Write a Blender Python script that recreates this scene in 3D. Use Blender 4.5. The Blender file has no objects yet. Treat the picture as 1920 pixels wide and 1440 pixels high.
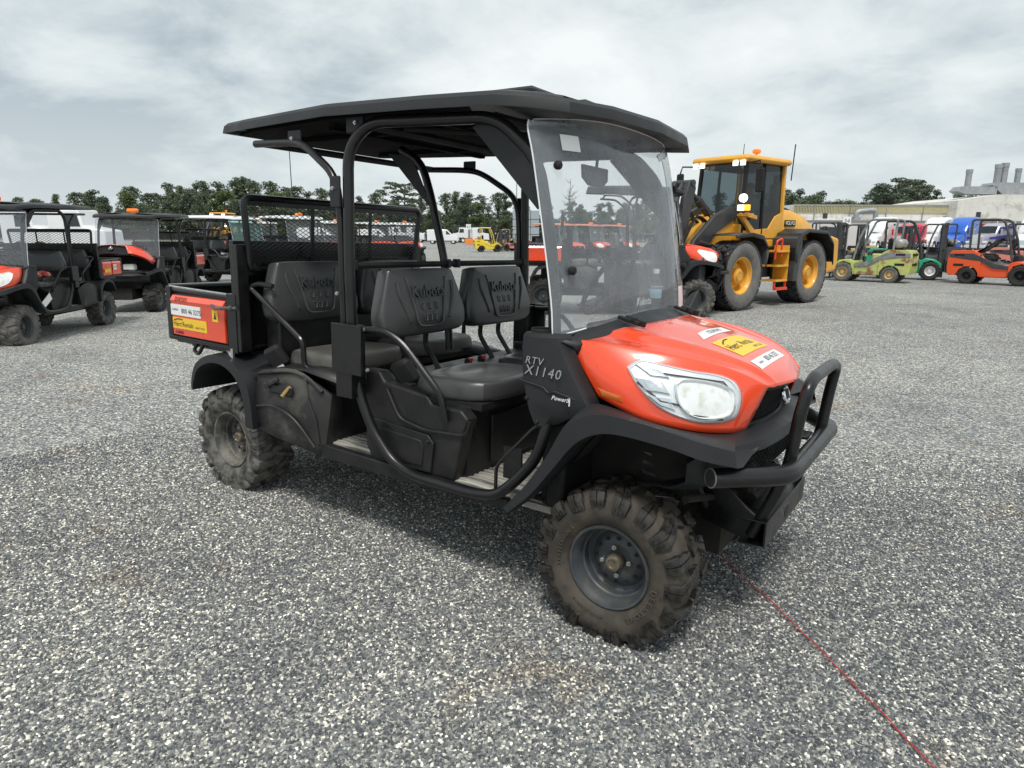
import bpy, bmesh, math, random
from mathutils import Vector, Matrix, Euler
from mathutils.bvhtree import BVHTree
random.seed(7)
R = math.radians
SC = bpy.context.scene
COL = SC.collection
# ---------------------------------------------------------------- camera
cam_d = bpy.data.cameras.new("camera"); cam = bpy.data.objects.new("camera", cam_d); COL.objects.link(cam)
cam_d.sensor_width = 36; cam_d.lens = 23.48; cam_d.clip_start = 0.05; cam_d.clip_end = 3000
CR = [[0.8240616132998401, -0.1276858692261234, 0.5519227992080361],
      [0.5664771370202824, 0.17694322051417688, -0.8048569748392417],
      [0.005109864867987394, 0.9759033843132426, 0.21814324139654254]]
CP = (3.6035, -2.8771, 1.5519)
m4 = Matrix(CR).to_4x4(); m4.translation = CP; cam.matrix_world = m4
SC.camera = cam
# ---------------------------------------------------------------- sky and sun
SUN_EL, SUN_AZ = R(62), R(150)
w = bpy.data.worlds.new("World"); SC.world = w; w.use_nodes = True
nt = w.node_tree; N = nt.nodes; Lk = nt.links; N.clear()
out = N.new("ShaderNodeOutputWorld"); bg = N.new("ShaderNodeBackground"); Lk.new(bg.outputs[0], out.inputs[0])
sky = N.new("ShaderNodeTexSky"); sky.sky_type = 'NISHITA'; sky.sun_disc = False
sky.sun_elevation = SUN_EL; sky.sun_rotation = SUN_AZ
bg.inputs[1].default_value = 0.1
tc = N.new("ShaderNodeTexCoord")
sep = N.new("ShaderNodeSeparateXYZ"); Lk.new(tc.outputs["Generated"], sep.inputs[0])
def wmath(op, a, b=None, clamp=False):
    n = N.new("ShaderNodeMath"); n.operation = op; n.use_clamp = clamp
    for i, q in enumerate((a, b)):
        if q is None: continue
        if isinstance(q, (int, float)): n.inputs[i].default_value = q
        else: Lk.new(q, n.inputs[i])
    return n.outputs[0]
den = wmath('ADD', wmath('MAXIMUM', sep.outputs[2], 0.0), 0.30)
cx_, cy_ = wmath('DIVIDE', sep.outputs[0], den), wmath('DIVIDE', sep.outputs[1], den)
cmb = N.new("ShaderNodeCombineXYZ"); Lk.new(cx_, cmb.inputs[0]); Lk.new(cy_, cmb.inputs[1])
def wnoise(scale, detail, rough, off, dist=0.0):
    mp = N.new("ShaderNodeMapping"); mp.inputs[1].default_value = off; Lk.new(cmb.outputs[0], mp.inputs[0])
    n = N.new("ShaderNodeTexNoise"); n.inputs["Scale"].default_value = scale; n.inputs["Detail"].default_value = detail
    n.inputs["Roughness"].default_value = rough; n.inputs["Distortion"].default_value = dist
    Lk.new(mp.outputs[0], n.inputs["Vector"]); return n.outputs["Fac"]
n1 = wnoise(0.85, 5, 0.50, (5.2, 3.1, 0), 0.3)
n2 = wnoise(3.2, 8, 0.62, (1.1, 8.2, 0), 0.3)
nn = wmath('ADD', wmath('MULTIPLY', n1, 0.68), wmath('MULTIPLY', n2, 0.32))
ramp = N.new("ShaderNodeValToRGB"); Lk.new(nn, ramp.inputs[0])
el = ramp.color_ramp.elements
el[0].position = 0.38; el[0].color = (3.2, 3.75, 4.1, 1)
el[1].position = 0.45; el[1].color = (4.7, 5.25, 5.4, 1)
for p, c in ((0.50, (5.7, 6.15, 6.15, 1)), (0.60, (7.0, 7.25, 7.2, 1))):
    e = ramp.color_ramp.elements.new(p); e.color = c
mix = N.new("ShaderNodeMix"); mix.data_type = 'RGBA'; mix.inputs[0].default_value = 0.93
Lk.new(sky.outputs[0], mix.inputs[6]); Lk.new(ramp.outputs[0], mix.inputs[7])
# the cloud deck evens out towards the horizon
hz = N.new("ShaderNodeMix"); hz.data_type = 'RGBA'
hf = wmath('SUBTRACT', 1.0, wmath('MULTIPLY', sep.outputs[2], 5.0), True)
Lk.new(wmath('MULTIPLY', hf, 0.75), hz.inputs[0]); Lk.new(mix.outputs[2], hz.inputs[6]); hz.inputs[7].default_value = (5.5, 5.95, 6.05, 1)
Lk.new(hz.outputs[2], bg.inputs[0])
sd = bpy.data.lights.new("sun", 'SUN'); sd.energy = 2.0; sd.angle = R(12); sd.color = (1, 0.96, 0.9)
so = bpy.data.objects.new("sun", sd); COL.objects.link(so)
so.rotation_euler = Euler((math.pi / 2 - SUN_EL, 0, math.pi - SUN_AZ + 0), 'XYZ')
_d = Vector((math.sin(SUN_AZ) * math.cos(SUN_EL), math.cos(SUN_AZ) * math.cos(SUN_EL), math.sin(SUN_EL)))
so.rotation_euler = _d.to_track_quat('Z', 'Y').to_euler()
SC.view_settings.view_transform = 'Standard'; SC.view_settings.look = 'None'; SC.view_settings.exposure = 0.46; SC.view_settings.gamma = 1
SC.cycles.max_bounces = 6; SC.cycles.transparent_max_bounces = 16; SC.cycles.use_denoising = True
SC.cycles.diffuse_bounces = 3; SC.cycles.glossy_bounces = 3; SC.cycles.use_adaptive_sampling = True; SC.cycles.adaptive_threshold = 0.015
# ---------------------------------------------------------------- helpers: meshes
def V3(*a): return Vector(a)
def bez(a, b, c, n):
    return [(1 - t) ** 2 * a + 2 * t * (1 - t) * b + t * t * c for t in [i / n for i in range(n + 1)]]
def fillet(pts, r, n=5, closed=False):
    P = [Vector(p) for p in pts]; o = []
    for i, p in enumerate(P):
        if not closed and i in (0, len(P) - 1): o.append(p); continue
        a, b = P[i - 1], P[(i + 1) % len(P)]
        da, db = a - p, b - p; ra = min(r, da.length * .49); rb = min(r, db.length * .49)
        o += bez(p + da.normalized() * ra, p, p + db.normalized() * rb, n)
    return o
class MB:
    def __init__(s): s.v = []; s.f = []
    def add(s, vs, fs, M=None):
        n = len(s.v); s.v += [tuple(M @ Vector(v)) if M is not None else tuple(v) for v in vs]
        s.f += [tuple(i + n for i in f) for f in fs]; return s
    def bx(s, x0, x1, y0, y1, z0, z1, M=None, b=0.0):
        if b:
            b = min(b, abs(x1 - x0) * .45, abs(y1 - y0) * .45, abs(z1 - z0) * .45)
            rings = []
            for z, i in ((z0, b), (z0 + b, 0), (z1 - b, 0), (z1, b)):
                rings.append([(x0 + b, y0 + i, z), (x1 - b, y0 + i, z), (x1 - i, y0 + b, z), (x1 - i, y1 - b, z), (x1 - b, y1 - i, z), (x0 + b, y1 - i, z), (x0 + i, y1 - b, z), (x0 + i, y0 + b, z)])
            return s.loft(rings, M=M)
        v = [(x, y, z) for z in (z0, z1) for x, y in ((x0, y0), (x1, y0), (x1, y1), (x0, y1))]
        return s.add(v, [(3, 2, 1, 0), (4, 5, 6, 7), (0, 1, 5, 4), (1, 2, 6, 5), (2, 3, 7, 6), (3, 0, 4, 7)], M)
    def bar(s, a, b, wd, ht, up=(0, 0, 1), M=None):
        a, b = Vector(a), Vector(b); d = (b - a).normalized(); u = Vector(up)
        if abs(d.dot(u)) > .98: u = Vector((1, 0, 0))
        x = d.cross(u).normalized() * wd / 2; y = x.cross(d).normalized() * ht / 2
        v = [p + i * x + j * y for p in (a, b) for i, j in ((-1, -1), (1, -1), (1, 1), (-1, 1))]
        return s.add(v, [(3, 2, 1, 0), (4, 5, 6, 7), (0, 1, 5, 4), (1, 2, 6, 5), (2, 3, 7, 6), (3, 0, 4, 7)], M)
    def loft(s, rings, closed=True, cap=True, loop=False, M=None):
        n = len(rings[0]); v = [p for r in rings for p in r]; f = []
        m = len(rings)
        for i in range(m if loop else m - 1):
            for j in range(n if closed else n - 1):
                f.append((i * n + j, i * n + (j + 1) % n, ((i + 1) % m) * n + (j + 1) % n, ((i + 1) % m) * n + j))
        if cap and closed and not loop: f += [tuple(range(n))[::-1], tuple((m - 1) * n + k for k in range(n))]
        return s.add(v, f, M)
    def tube(s, pts, r, n=10, fl=0, closed=False, cap=True, M=None, fn=5):
        P = fillet(pts, fl, fn, closed) if fl else [Vector(p) for p in pts]
        rr = r if isinstance(r, (list, tuple)) else [r] * len(P)
        rings = []; t0 = None; nrm = None; L = len(P)
        for i, p in enumerate(P):
            if closed: t = (P[(i + 1) % L] - P[i - 1])
            else: t = (P[min(i + 1, L - 1)] - P[max(i - 1, 0)])
            if t.length < 1e-9: t = t0 or V3(0, 0, 1)
            t = t.normalized()
            if nrm is None:
                nrm = t.orthogonal().normalized()
            else:
                nrm = (nrm - t * nrm.dot(t))
                nrm = nrm.normalized() if nrm.length > 1e-6 else t.orthogonal().normalized()
            bn = t.cross(nrm); q = rr[min(i, len(rr) - 1)]
            rings.append([p + (nrm * math.cos(k * 2 * math.pi / n) + bn * math.sin(k * 2 * math.pi / n)) * q for k in range(n)]); t0 = t
        return s.loft(rings, cap=cap, loop=closed, M=M)
    def cyl(s, a, b, r, n=16, r2=None, M=None):
        return s.tube([a, b], [r, r if r2 is None else r2], n, M=M)
    def lathe(s, prof, n=32, M=None, cap=False, a0=0, a1=None):
        # prof: (r, y); revolved about the y axis
        full = a1 is None; A1 = 2 * math.pi if full else a1
        rings = [[(r * math.cos(a0 + k * (A1 - (0 if full else a0)) / n), y, r * math.sin(a0 + k * (A1 - (0 if full else a0)) / n)) for k in range(n if full else n + 1)] for r, y in prof]
        return s.loft(rings, closed=full, cap=cap, M=M)
    def prism(s, poly, ax, a, b, M=None):
        # poly in the two other coordinates (in x,y,z order)
        def P(p, t):
            q = list(p); q.insert('xyz'.index(ax), t); return tuple(q)
        n = len(poly); v = [P(p, a) for p in poly] + [P(p, b) for p in poly]
        f = [tuple(range(n))[::-1], tuple(range(n, 2 * n))] + [(i, (i + 1) % n, n + (i + 1) % n, n + i) for i in range(n)]
        return s.add(v, f, M)
    def grid(s, rows, M=None): return s.loft(rings=rows, closed=False, cap=False, M=M)
    def cut(s):
        s.cuts = getattr(s, 'cuts', []) + [(len(s.v), len(s.f))]
    def each(s, name, mat, parent=None, **kw):
        cs = [(0, 0)] + getattr(s, 'cuts', []); cs = cs + ([(len(s.v), len(s.f))] if cs[-1][1] < len(s.f) else []); r = []
        for (v0, f0), (v1, f1) in zip(cs, cs[1:]):
            m = MB(); m.v = s.v[v0:v1]; m.f = [tuple(i - v0 for i in f) for f in s.f[f0:f1]]; r.append(m.build(name, mat, parent, **kw))
        return r
    def build(s, name, mat, parent=None, smooth=35, bevel=0, seg=2, solid=0, sub=0, off=-1, mir=False):
        me = bpy.data.meshes.new(name); vs, fs = s.v, s.f
        if mir:
            n = len(vs); vs = vs + [(v[0], -v[1], v[2]) for v in vs]; fs = fs + [tuple(i + n for i in reversed(f)) for f in fs]
        bm = bmesh.new(); bv = [bm.verts.new(v) for v in vs]
        for f in fs:
            try: bm.faces.new([bv[i] for i in f])
            except ValueError: pass
        bmesh.ops.remove_doubles(bm, verts=bm.verts, dist=1e-5)
        bmesh.ops.recalc_face_normals(bm, faces=bm.faces)
        ca = R(smooth)
        for e in bm.edges:
            if len(e.link_faces) == 2 and e.calc_face_angle(0) > ca: e.smooth = False
        for f in bm.faces: f.smooth = True
        bm.to_mesh(me); bm.free()
        o = bpy.data.objects.new(name, me); COL.objects.link(o)
        if mat: me.materials.append(mat)
        if parent: o.parent = parent
        if solid:
            m = o.modifiers.new("solid", 'SOLIDIFY'); m.thickness = solid; m.offset = off
        if bevel:
            m = o.modifiers.new("bevel", 'BEVEL'); m.width = bevel; m.segments = seg; m.limit_method = 'ANGLE'; m.angle_limit = R(35); m.harden_normals = False
        if sub:
            m = o.modifiers.new("sub", 'SUBSURF'); m.levels = sub; m.render_levels = sub
        return o
def cr(P, n):
    P = [Vector(p) for p in P]; Q = [2 * P[0] - P[1]] + P + [2 * P[-1] - P[-2]]; o = []
    for i in range(1, len(Q) - 2):
        for k in range(n):
            t = k / n; a, b, c, d = Q[i - 1:i + 3]
            o.append(.5 * ((2 * b) + (c - a) * t + (2 * a - 5 * b + 4 * c - d) * t * t + (3 * b - a - 3 * c + d) * t ** 3))
    o.append(P[-1]); return o
def crsurf(rows, nu, nv):
    R1 = [cr(r, nu) for r in rows]
    return [cr([r[i] for r in R1], nv) for i in range(len(R1[0]))]
_tc = {}
def text_mesh(body, size=1.0, ext=0.0, res=2, space=1.0, shear=0.0):
    k = (body, res, space, shear)
    if k not in _tc:
        c = bpy.data.curves.new("t", 'FONT'); c.body = body; c.size = 1; c.resolution_u = res; c.space_character = space; c.shear = shear
        c.align_x = 'CENTER'; c.align_y = 'CENTER'; o = bpy.data.objects.new("t", c); COL.objects.link(o)
        dg = bpy.context.evaluated_depsgraph_get(); me = bpy.data.meshes.new_from_object(o.evaluated_get(dg))
        _tc[k] = ([tuple(v.co) for v in me.vertices], [tuple(p.vertices) for p in me.polygons])
        bpy.data.objects.remove(o); bpy.data.curves.remove(c); bpy.data.meshes.remove(me)
    vs, fs = _tc[k]; vs = [(x * size, y * size, 0) for x, y, z in vs]
    if ext:
        n = len(vs); top = [(x, y, ext) for x, y, z in vs]; ed = {}
        for f in fs:
            for a, b in zip(f, f[1:] + f[:1]): ed[(a, b)] = 1
        side = [(a, b, b + n, a + n) for a, b in ed if (b, a) not in ed]
        return vs + top, [tuple(i + n for i in f) for f in fs] + side
    return vs, list(fs)
def frame(o, x, y):
    x = Vector(x).normalized(); y = Vector(y); z = x.cross(y).normalized(); y = z.cross(x)
    m = Matrix((x, y, z)).transposed().to_4x4(); m.translation = o; return m
def thing(name, label, cat, loc=(0, 0, 0), rz=0, group=None, scale=1):
    o = bpy.data.objects.new(name, None); COL.objects.link(o); o.location = loc; o.rotation_euler = (0, 0, rz); o.empty_display_size = .2
    o.scale = (scale,) * 3
    o["label"] = label; o["category"] = cat
    if group: o["group"] = group
    return o
def tag(o, label, cat, group=None):
    o["label"] = label; o["category"] = cat
    if group: o["group"] = group
    return o
def part(name, parent):
    o = bpy.data.objects.new(name, None); COL.objects.link(o); o.parent = parent; o.empty_display_size = .1; return o
_kids = {}
def copy_tree(o, parent=None):
    c = o.copy(); COL.objects.link(c); c.parent = parent
    for ch in list(o.children): copy_tree(ch, c)
    return c
# ---------------------------------------------------------------- helpers: materials
def mat(name, col, rough=.5, metal=0., col2=None, ns=6, nw=.5, bump=0, bs=80, coat=0., spec=.5, trans=0., emit=None, es=0, contrast=(.4, .65), col3=None, n3=2., alpha=1.):
    m = bpy.data.materials.new(name); m.use_nodes = True; t = m.node_tree; b = t.nodes["Principled BSDF"]
    b.inputs["Base Color"].default_value = (*col, 1); b.inputs["Roughness"].default_value = rough; b.inputs["Metallic"].default_value = metal
    b.inputs["Coat Weight"].default_value = coat; b.inputs["Coat Roughness"].default_value = .08; b.inputs["Specular IOR Level"].default_value = spec
    b.inputs["Transmission Weight"].default_value = trans; b.inputs["Alpha"].default_value = alpha
    if emit: b.inputs["Emission Color"].default_value = (*emit, 1); b.inputs["Emission Strength"].default_value = es
    c = t.nodes.new("ShaderNodeTexCoord")
    last = None
    def nz(scale, det=6, rg=.6):
        n = t.nodes.new("ShaderNodeTexNoise"); n.inputs["Scale"].default_value = scale; n.inputs["Detail"].default_value = det; n.inputs["Roughness"].default_value = rg
        t.links.new(c.outputs["Object"], n.inputs["Vector"]); return n.outputs["Fac"]
    if col2:
        r = t.nodes.new("ShaderNodeMapRange"); r.inputs[1].default_value = contrast[0]; r.inputs[2].default_value = contrast[1]; r.inputs[4].default_value = nw
        t.links.new(nz(ns), r.inputs[0]); x = t.nodes.new("ShaderNodeMix"); x.data_type = 'RGBA'; t.links.new(r.outputs[0], x.inputs[0])
        x.inputs[6].default_value = (*col, 1); x.inputs[7].default_value = (*col2, 1); last = x.outputs[2]
        rr = t.nodes.new("ShaderNodeMapRange"); rr.inputs[3].default_value = rough; rr.inputs[4].default_value = min(1, rough + .3 * nw + .1); t.links.new(r.outputs[0], rr.inputs[0]); t.links.new(rr.outputs[0], b.inputs["Roughness"])
    if col3:
        r = t.nodes.new("ShaderNodeMapRange"); r.inputs[1].default_value = .52; r.inputs[2].default_value = .62
        t.links.new(nz(n3, 8, .7), r.inputs[0]); x = t.nodes.new("ShaderNodeMix"); x.data_type = 'RGBA'; t.links.new(r.outputs[0], x.inputs[0])
        if last: t.links.new(last, x.inputs[6])
        else: x.inputs[6].default_value = (*col, 1)
        x.inputs[7].default_value = (*col3, 1); last = x.outputs[2]
    if last: t.links.new(last, b.inputs["Base Color"])
    if bump:
        bp = t.nodes.new("ShaderNodeBump"); bp.inputs["Strength"].default_value = bump; bp.inputs["Distance"].default_value = .002; t.links.new(nz(bs, 3), bp.inputs["Height"]); t.links.new(bp.outputs[0], b.inputs["Normal"])
    return m
M = {}
M['orange'] = mat('orange paint', (.86, .066, .014), .26, coat=.9, col2=(.74, .075, .022), ns=3, nw=.5)
M['orange_dusty'] = mat('dusty orange paint', (.78, .075, .025), .45, col2=(.62, .11, .055), ns=9, nw=.6)
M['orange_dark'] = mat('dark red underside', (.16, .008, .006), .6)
M['plastic'] = mat('charcoal textured plastic', (.014, .0155, .018), .44, col2=(.021, .022, .024), ns=5, nw=.6, bump=.25, bs=900, spec=.4)
M['plastic_dirty'] = mat('dusty black plastic', (.009, .0095, .0105), .40, col2=(.030, .029, .027), ns=7, nw=.55, col3=None, spec=.4, bump=.2, bs=500)
M['plastic_mud'] = mat('muddy black plastic', (.013, .0135, .014), .45, col2=(.045, .044, .041), ns=3, nw=.8, col3=(.075, .071, .063), n3=2.5, bump=.2, bs=500)
M['black'] = mat('black powder coat', (.006, .006, .007), .27, col2=(.014, .014, .014), ns=8, nw=.5, bump=.06, bs=60)
M['black_matt'] = mat('matt black', (.006, .0063, .007), .65, col2=(.012, .012, .012), ns=5, nw=.7)
M['under'] = mat('dirty underbody', (.012, .011, .010), .85, col2=(.045, .038, .03), ns=7, nw=.6)
M['mudflap'] = mat('muddy inner arch', (.02, .019, .017), .85, col2=(.085, .073, .058), ns=5, nw=.8)
M['vinyl'] = mat('grey seat vinyl', (.046, .047, .049), .28, col2=(.064, .064, .063), ns=4, nw=.6, bump=.12, bs=700, spec=.6)
M['vinyl_dusty'] = mat('dusty seat vinyl', (.085, .082, .076), .42, col2=(.14, .135, .12), ns=5, nw=.7, bump=.12, bs=700)
M['lug'] = mat('shiny tread blocks', (.013, .0125, .012), .26, col2=(.055, .048, .038), ns=22, nw=.7, bump=.25, bs=160, contrast=(.45, .62), spec=.6)
M['rubber'] = mat('tyre rubber', (.040, .034, .028), .55, col2=(.085, .072, .056), ns=14, nw=.75, bump=.15, bs=300, contrast=(.42, .6))
M['rubber_mud'] = mat('mud caked rubber', (.03, .029, .027), .75, col2=(.17, .165, .15), ns=16, nw=.85, bump=.5, bs=150, contrast=(.38, .6))
M['rubber_dark'] = mat('black rubber', (.018, .018, .018), .65, col2=(.05, .046, .04), ns=9, nw=.6)
M['rubber_grey'] = mat('worn grey rubber', (.09, .085, .08), .8, col2=(.20, .19, .175), ns=7, nw=.7)
M['lettering'] = mat('moulded tyre lettering', (.085, .074, .06), .5)
M['rim'] = mat('grey painted rim', (.045, .053, .062), .4, col2=(.10, .095, .085), ns=12, nw=.6)
M['rim_rust'] = mat('dirty rusty rim', (.055, .058, .06), .4, col2=(.20, .185, .155), ns=11, nw=.9, contrast=(.4, .6))
M['hub'] = mat('worn brass coloured hub', (.22, .19, .14), .45, .6, col2=(.08, .07, .05), ns=30, nw=.7)
M['steel'] = mat('bright steel', (.62, .62, .62), .28, .9, col2=(.35, .34, .32), ns=30, nw=.5)
M['chrome'] = mat('chrome', (.90, .91, .92), .16, 1.)
M['silver'] = mat('silver reflector', (.88, .89, .90), .3, .35, col2=(.78, .80, .82), ns=20, nw=.4)
M['lampwhite'] = mat('lamp inner with painted gleam', (.93, .93, .91), .2, .0, col2=(.62, .58, .46), ns=26, nw=.8, contrast=(.5, .7))  # diffuse white puts a silver reflector's bright reflection into the colour
M['white'] = mat('white paint', (.80, .80, .79), .4)
M['label'] = mat('white label vinyl', (.82, .83, .83), .35)
M['yellow_lab'] = mat('yellow label vinyl', (.87, .55, .03), .4)
M['ink'] = mat('black ink and hollow shade', (.015, .015, .016), .5)
M['purple'] = mat('dark purple marking', (.09, .012, .05), .6)
M['pink'] = mat('pink paper', (.80, .68, .72), .7)
M['amber'] = mat('amber reflector', (.62, .14, .02), .2, coat=.6)
M['beacon'] = mat('orange beacon lens', (.95, .22, .02), .25, emit=(1, .2, .02), es=.25)
M['red'] = mat('red plastic', (.6, .03, .03), .4)
M['mirror_ink'] = mat('silver lettering', (.55, .56, .58), .2, .8)
def glassmat(name, tint, haze, hcol=(.6, .64, .68), ns=3, rough=.03, ior=1.5):
    m = bpy.data.materials.new(name); m.use_nodes = True; t = m.node_tree; t.nodes.clear()
    o = t.nodes.new("ShaderNodeOutputMaterial"); tr = t.nodes.new("ShaderNodeBsdfTransparent"); tr.inputs[0].default_value = (*tint, 1)
    gl = t.nodes.new("ShaderNodeBsdfGlossy"); gl.inputs["Roughness"].default_value = rough; df = t.nodes.new("ShaderNodeBsdfDiffuse"); df.inputs[0].default_value = (*hcol, 1)
    tl = t.nodes.new("ShaderNodeBsdfTranslucent"); tl.inputs[0].default_value = (*hcol, 1); ms = t.nodes.new("ShaderNodeMixShader"); ms.inputs[0].default_value = .5
    t.links.new(df.outputs[0], ms.inputs[1]); t.links.new(tl.outputs[0], ms.inputs[2])
    c = t.nodes.new("ShaderNodeTexCoord"); n = t.nodes.new("ShaderNodeTexNoise"); n.inputs["Scale"].default_value = ns; n.inputs["Detail"].default_value = 10; n.inputs["Roughness"].default_value = .68
    mp = t.nodes.new("ShaderNodeMapping"); mp.inputs["Scale"].default_value = (1, 1, .55); t.links.new(c.outputs["Object"], mp.inputs[0]); t.links.new(mp.outputs[0], n.inputs["Vector"])
    r = t.nodes.new("ShaderNodeMapRange"); r.inputs[1].default_value = .3; r.inputs[2].default_value = .75; r.inputs[3].default_value = haze[0]; r.inputs[4].default_value = haze[1]; t.links.new(n.outputs["Fac"], r.inputs[0])
    n2 = t.nodes.new("ShaderNodeTexVoronoi"); n2.inputs["Scale"].default_value = 130; t.links.new(c.outputs["Object"], n2.inputs["Vector"])
    r2 = t.nodes.new("ShaderNodeMapRange"); r2.inputs[1].default_value = .12; r2.inputs[2].default_value = .05; r2.inputs[4].default_value = haze[1] * .8; t.links.new(n2.outputs["Distance"], r2.inputs[0])
    ad = t.nodes.new("ShaderNodeMath"); ad.operation = 'ADD'; ad.use_clamp = True; t.links.new(r.outputs[0], ad.inputs[0]); t.links.new(r2.outputs[0], ad.inputs[1])
    m1 = t.nodes.new("ShaderNodeMixShader"); t.links.new(ad.outputs[0], m1.inputs[0]); t.links.new(tr.outputs[0], m1.inputs[1]); t.links.new(ms.outputs[0], m1.inputs[2])
    lw = t.nodes.new("ShaderNodeLayerWeight"); lw.inputs[0].default_value = .5; pw = t.nodes.new("ShaderNodeMath"); pw.operation = 'POWER'; pw.inputs[1].default_value = 5; t.links.new(lw.outputs["Facing"], pw.inputs[0]); fr = t.nodes.new("ShaderNodeMapRange"); fr.inputs[3].default_value = .045; fr.inputs[4].default_value = 1; t.links.new(pw.outputs[0], fr.inputs[0]); m2 = t.nodes.new("ShaderNodeMixShader"); t.links.new(fr.outputs[0], m2.inputs[0]); t.links.new(m1.outputs[0], m2.inputs[1]); t.links.new(gl.outputs[0], m2.inputs[2])
    t.links.new(m2.outputs[0], o.inputs[0]); return m
M['poly'] = glassmat('dusty clear windscreen sheet', (.93, .96, .97), (.17, .48), (.66, .72, .78))
M['poly_far'] = glassmat('hazy far windscreen sheet', (.90, .93, .95), (.14, .24), (.62, .68, .74), ns=1.2)
M['poly_edge'] = mat('bright cut sheet edge', (.75, .78, .8), .3)
M['lens'] = glassmat('clear headlamp lens', (.94, .96, .97), (.01, .06), ns=6, rough=.02)
M['glass'] = glassmat('tinted cab glass', (.16, .20, .22), (.0, .05), rough=.02)
M['glass_clear'] = glassmat('clear cab glass', (.74, .82, .82), (.0, .06), rough=.02)
M['glass_dark'] = mat('dark window', (.012, .016, .02), .06, spec=.8)
M['teal_glass'] = glassmat('pale teal sheet', (.45, .72, .70), (.2, .3), (.4, .75, .72))
# ---------------------------------------------------------------- ground
TM = Matrix(((0.999839, 0.005319, 0.017119, 0.000209), (-0.005645, 0.999802, 0.019062, 0.007339), (-0.017014, -0.019156, 0.999672, 0.022119), (0, 0, 0, 1)))
def gh(x, y):
    z = 0.022119 - (0.017119 * (x - .0002) + 0.019062 * (y - .0073)) / .999672
    d = math.hypot(x - 1.6, y + .6); t = min(1, max(0, (d - 4.5) / 7.0)); t = t * t * (3 - 2 * t)
    return z * (1 - t)
def gravel_mat(name, inst=False):
    m = bpy.data.materials.new(name); m.use_nodes = True; t = m.node_tree; b = t.nodes["Principled BSDF"]; b.inputs["Roughness"].default_value = .8; b.inputs["Specular IOR Level"].default_value = .3
    L = t.links.new
    c = t.nodes.new("ShaderNodeTexCoord"); pos = t.nodes.new("ShaderNodeNewGeometry").outputs["Position"]
    rp = t.nodes.new("ShaderNodeValToRGB"); e = rp.color_ramp.elements
    e[0].position = 0; e[0].color = (.062, .067, .075, 1); e[1].position = 1; e[1].color = (.62, .60, .55, 1)
    for p, k in ((.25, (.115, .121, .131, 1)), (.5, (.175, .182, .190, 1)), (.70, (.25, .256, .257, 1)), (.86, (.36, .357, .34, 1)), (.93, (.46, .44, .39, 1))):
        q = e.new(p); q.color = k
    if inst:  # darker ramp up close: brightness that shifts with view angle, put into colour
        for q, k in zip(sorted(e, key=lambda z: z.position), ((.040, .043, .050, 1), (.070, .075, .084, 1), (.105, .111, .120, 1), (.155, .16, .165, 1), (.24, .24, .23, 1), (.42, .41, .37, 1), (.78, .76, .70, 1))): q.color = k
        ps = [0, .22, .46, .68, .84, .93, 1.0]
        for q, p_ in zip(sorted(e, key=lambda z: z.position), ps): q.position = p_
        oi = t.nodes.new("ShaderNodeObjectInfo"); L(oi.outputs["Random"], rp.inputs[0]); col = rp.outputs[0]
    else:
        v = t.nodes.new("ShaderNodeTexVoronoi"); v.inputs["Scale"].default_value = 72; L(pos, v.inputs["Vector"])
        s = t.nodes.new("ShaderNodeSeparateColor"); L(v.outputs["Color"], s.inputs[0]); L(s.outputs[0], rp.inputs[0])
        # shade in the gaps between stones, painted into the colour along cell edges
        v2 = t.nodes.new("ShaderNodeTexVoronoi"); v2.feature = 'DISTANCE_TO_EDGE'; v2.inputs["Scale"].default_value = 72; L(pos, v2.inputs["Vector"])
        g = t.nodes.new("ShaderNodeMapRange"); g.inputs[1].default_value = 0; g.inputs[2].default_value = .12; g.inputs[3].default_value = .35; g.inputs[4].default_value = 1; L(v2.outputs["Distance"], g.inputs[0])
        x = t.nodes.new("ShaderNodeMix"); x.data_type = 'RGBA'; x.blend_type = 'MULTIPLY'; x.inputs[0].default_value = 1; L(rp.outputs[0], x.inputs[6]); L(g.outputs[0], x.inputs[7]); col = x.outputs[2]
        bp = t.nodes.new("ShaderNodeBump"); bp.inputs["Distance"].default_value = .006; bp.inputs["Strength"].default_value = 1
        L(v2.outputs["Distance"], bp.inputs["Height"])
        n3 = t.nodes.new("ShaderNodeTexNoise"); n3.inputs["Scale"].default_value = 5; n3.inputs["Detail"].default_value = 6; n3.inputs["Roughness"].default_value = .7; L(pos, n3.inputs["Vector"])
        b2 = t.nodes.new("ShaderNodeBump"); b2.inputs["Distance"].default_value = .03; b2.inputs["Strength"].default_value = .6; L(n3.outputs["Fac"], b2.inputs["Height"]); L(bp.outputs[0], b2.inputs["Normal"]); L(b2.outputs[0], b.inputs["Normal"])
    def patch(scale, lo, hi, colr, amt, off):
        nonlocal col
        n = t.nodes.new("ShaderNodeTexNoise"); n.inputs["Scale"].default_value = scale; n.inputs["Detail"].default_value = 7; n.inputs["Roughness"].default_value = .65
        mp = t.nodes.new("ShaderNodeMapping"); mp.inputs[1].default_value = off; L(pos, mp.inputs[0]); L(mp.outputs[0], n.inputs["Vector"])
        r = t.nodes.new("ShaderNodeMapRange"); r.inputs[1].default_value = lo; r.inputs[2].default_value = hi; r.inputs[4].default_value = amt; L(n.outputs["Fac"], r.inputs[0])
        x = t.nodes.new("ShaderNodeMix"); x.data_type = 'RGBA'; x.blend_type = 'MULTIPLY'; L(r.outputs[0], x.inputs[0]); L(col, x.inputs[6]); x.inputs[7].default_value = colr; col = x.outputs[2]
    patch(.9, .5, .75, (.62, .62, .66, 1), .9, (3, 1, 0))
    patch(1.1, .585, .72, (1.0, .82, .65, 1), .85, (8, 5, 0))
    patch(.16, .42, .62, (1.35, 1.33, 1.28, 1), .9, (0, 0, 0))
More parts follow.
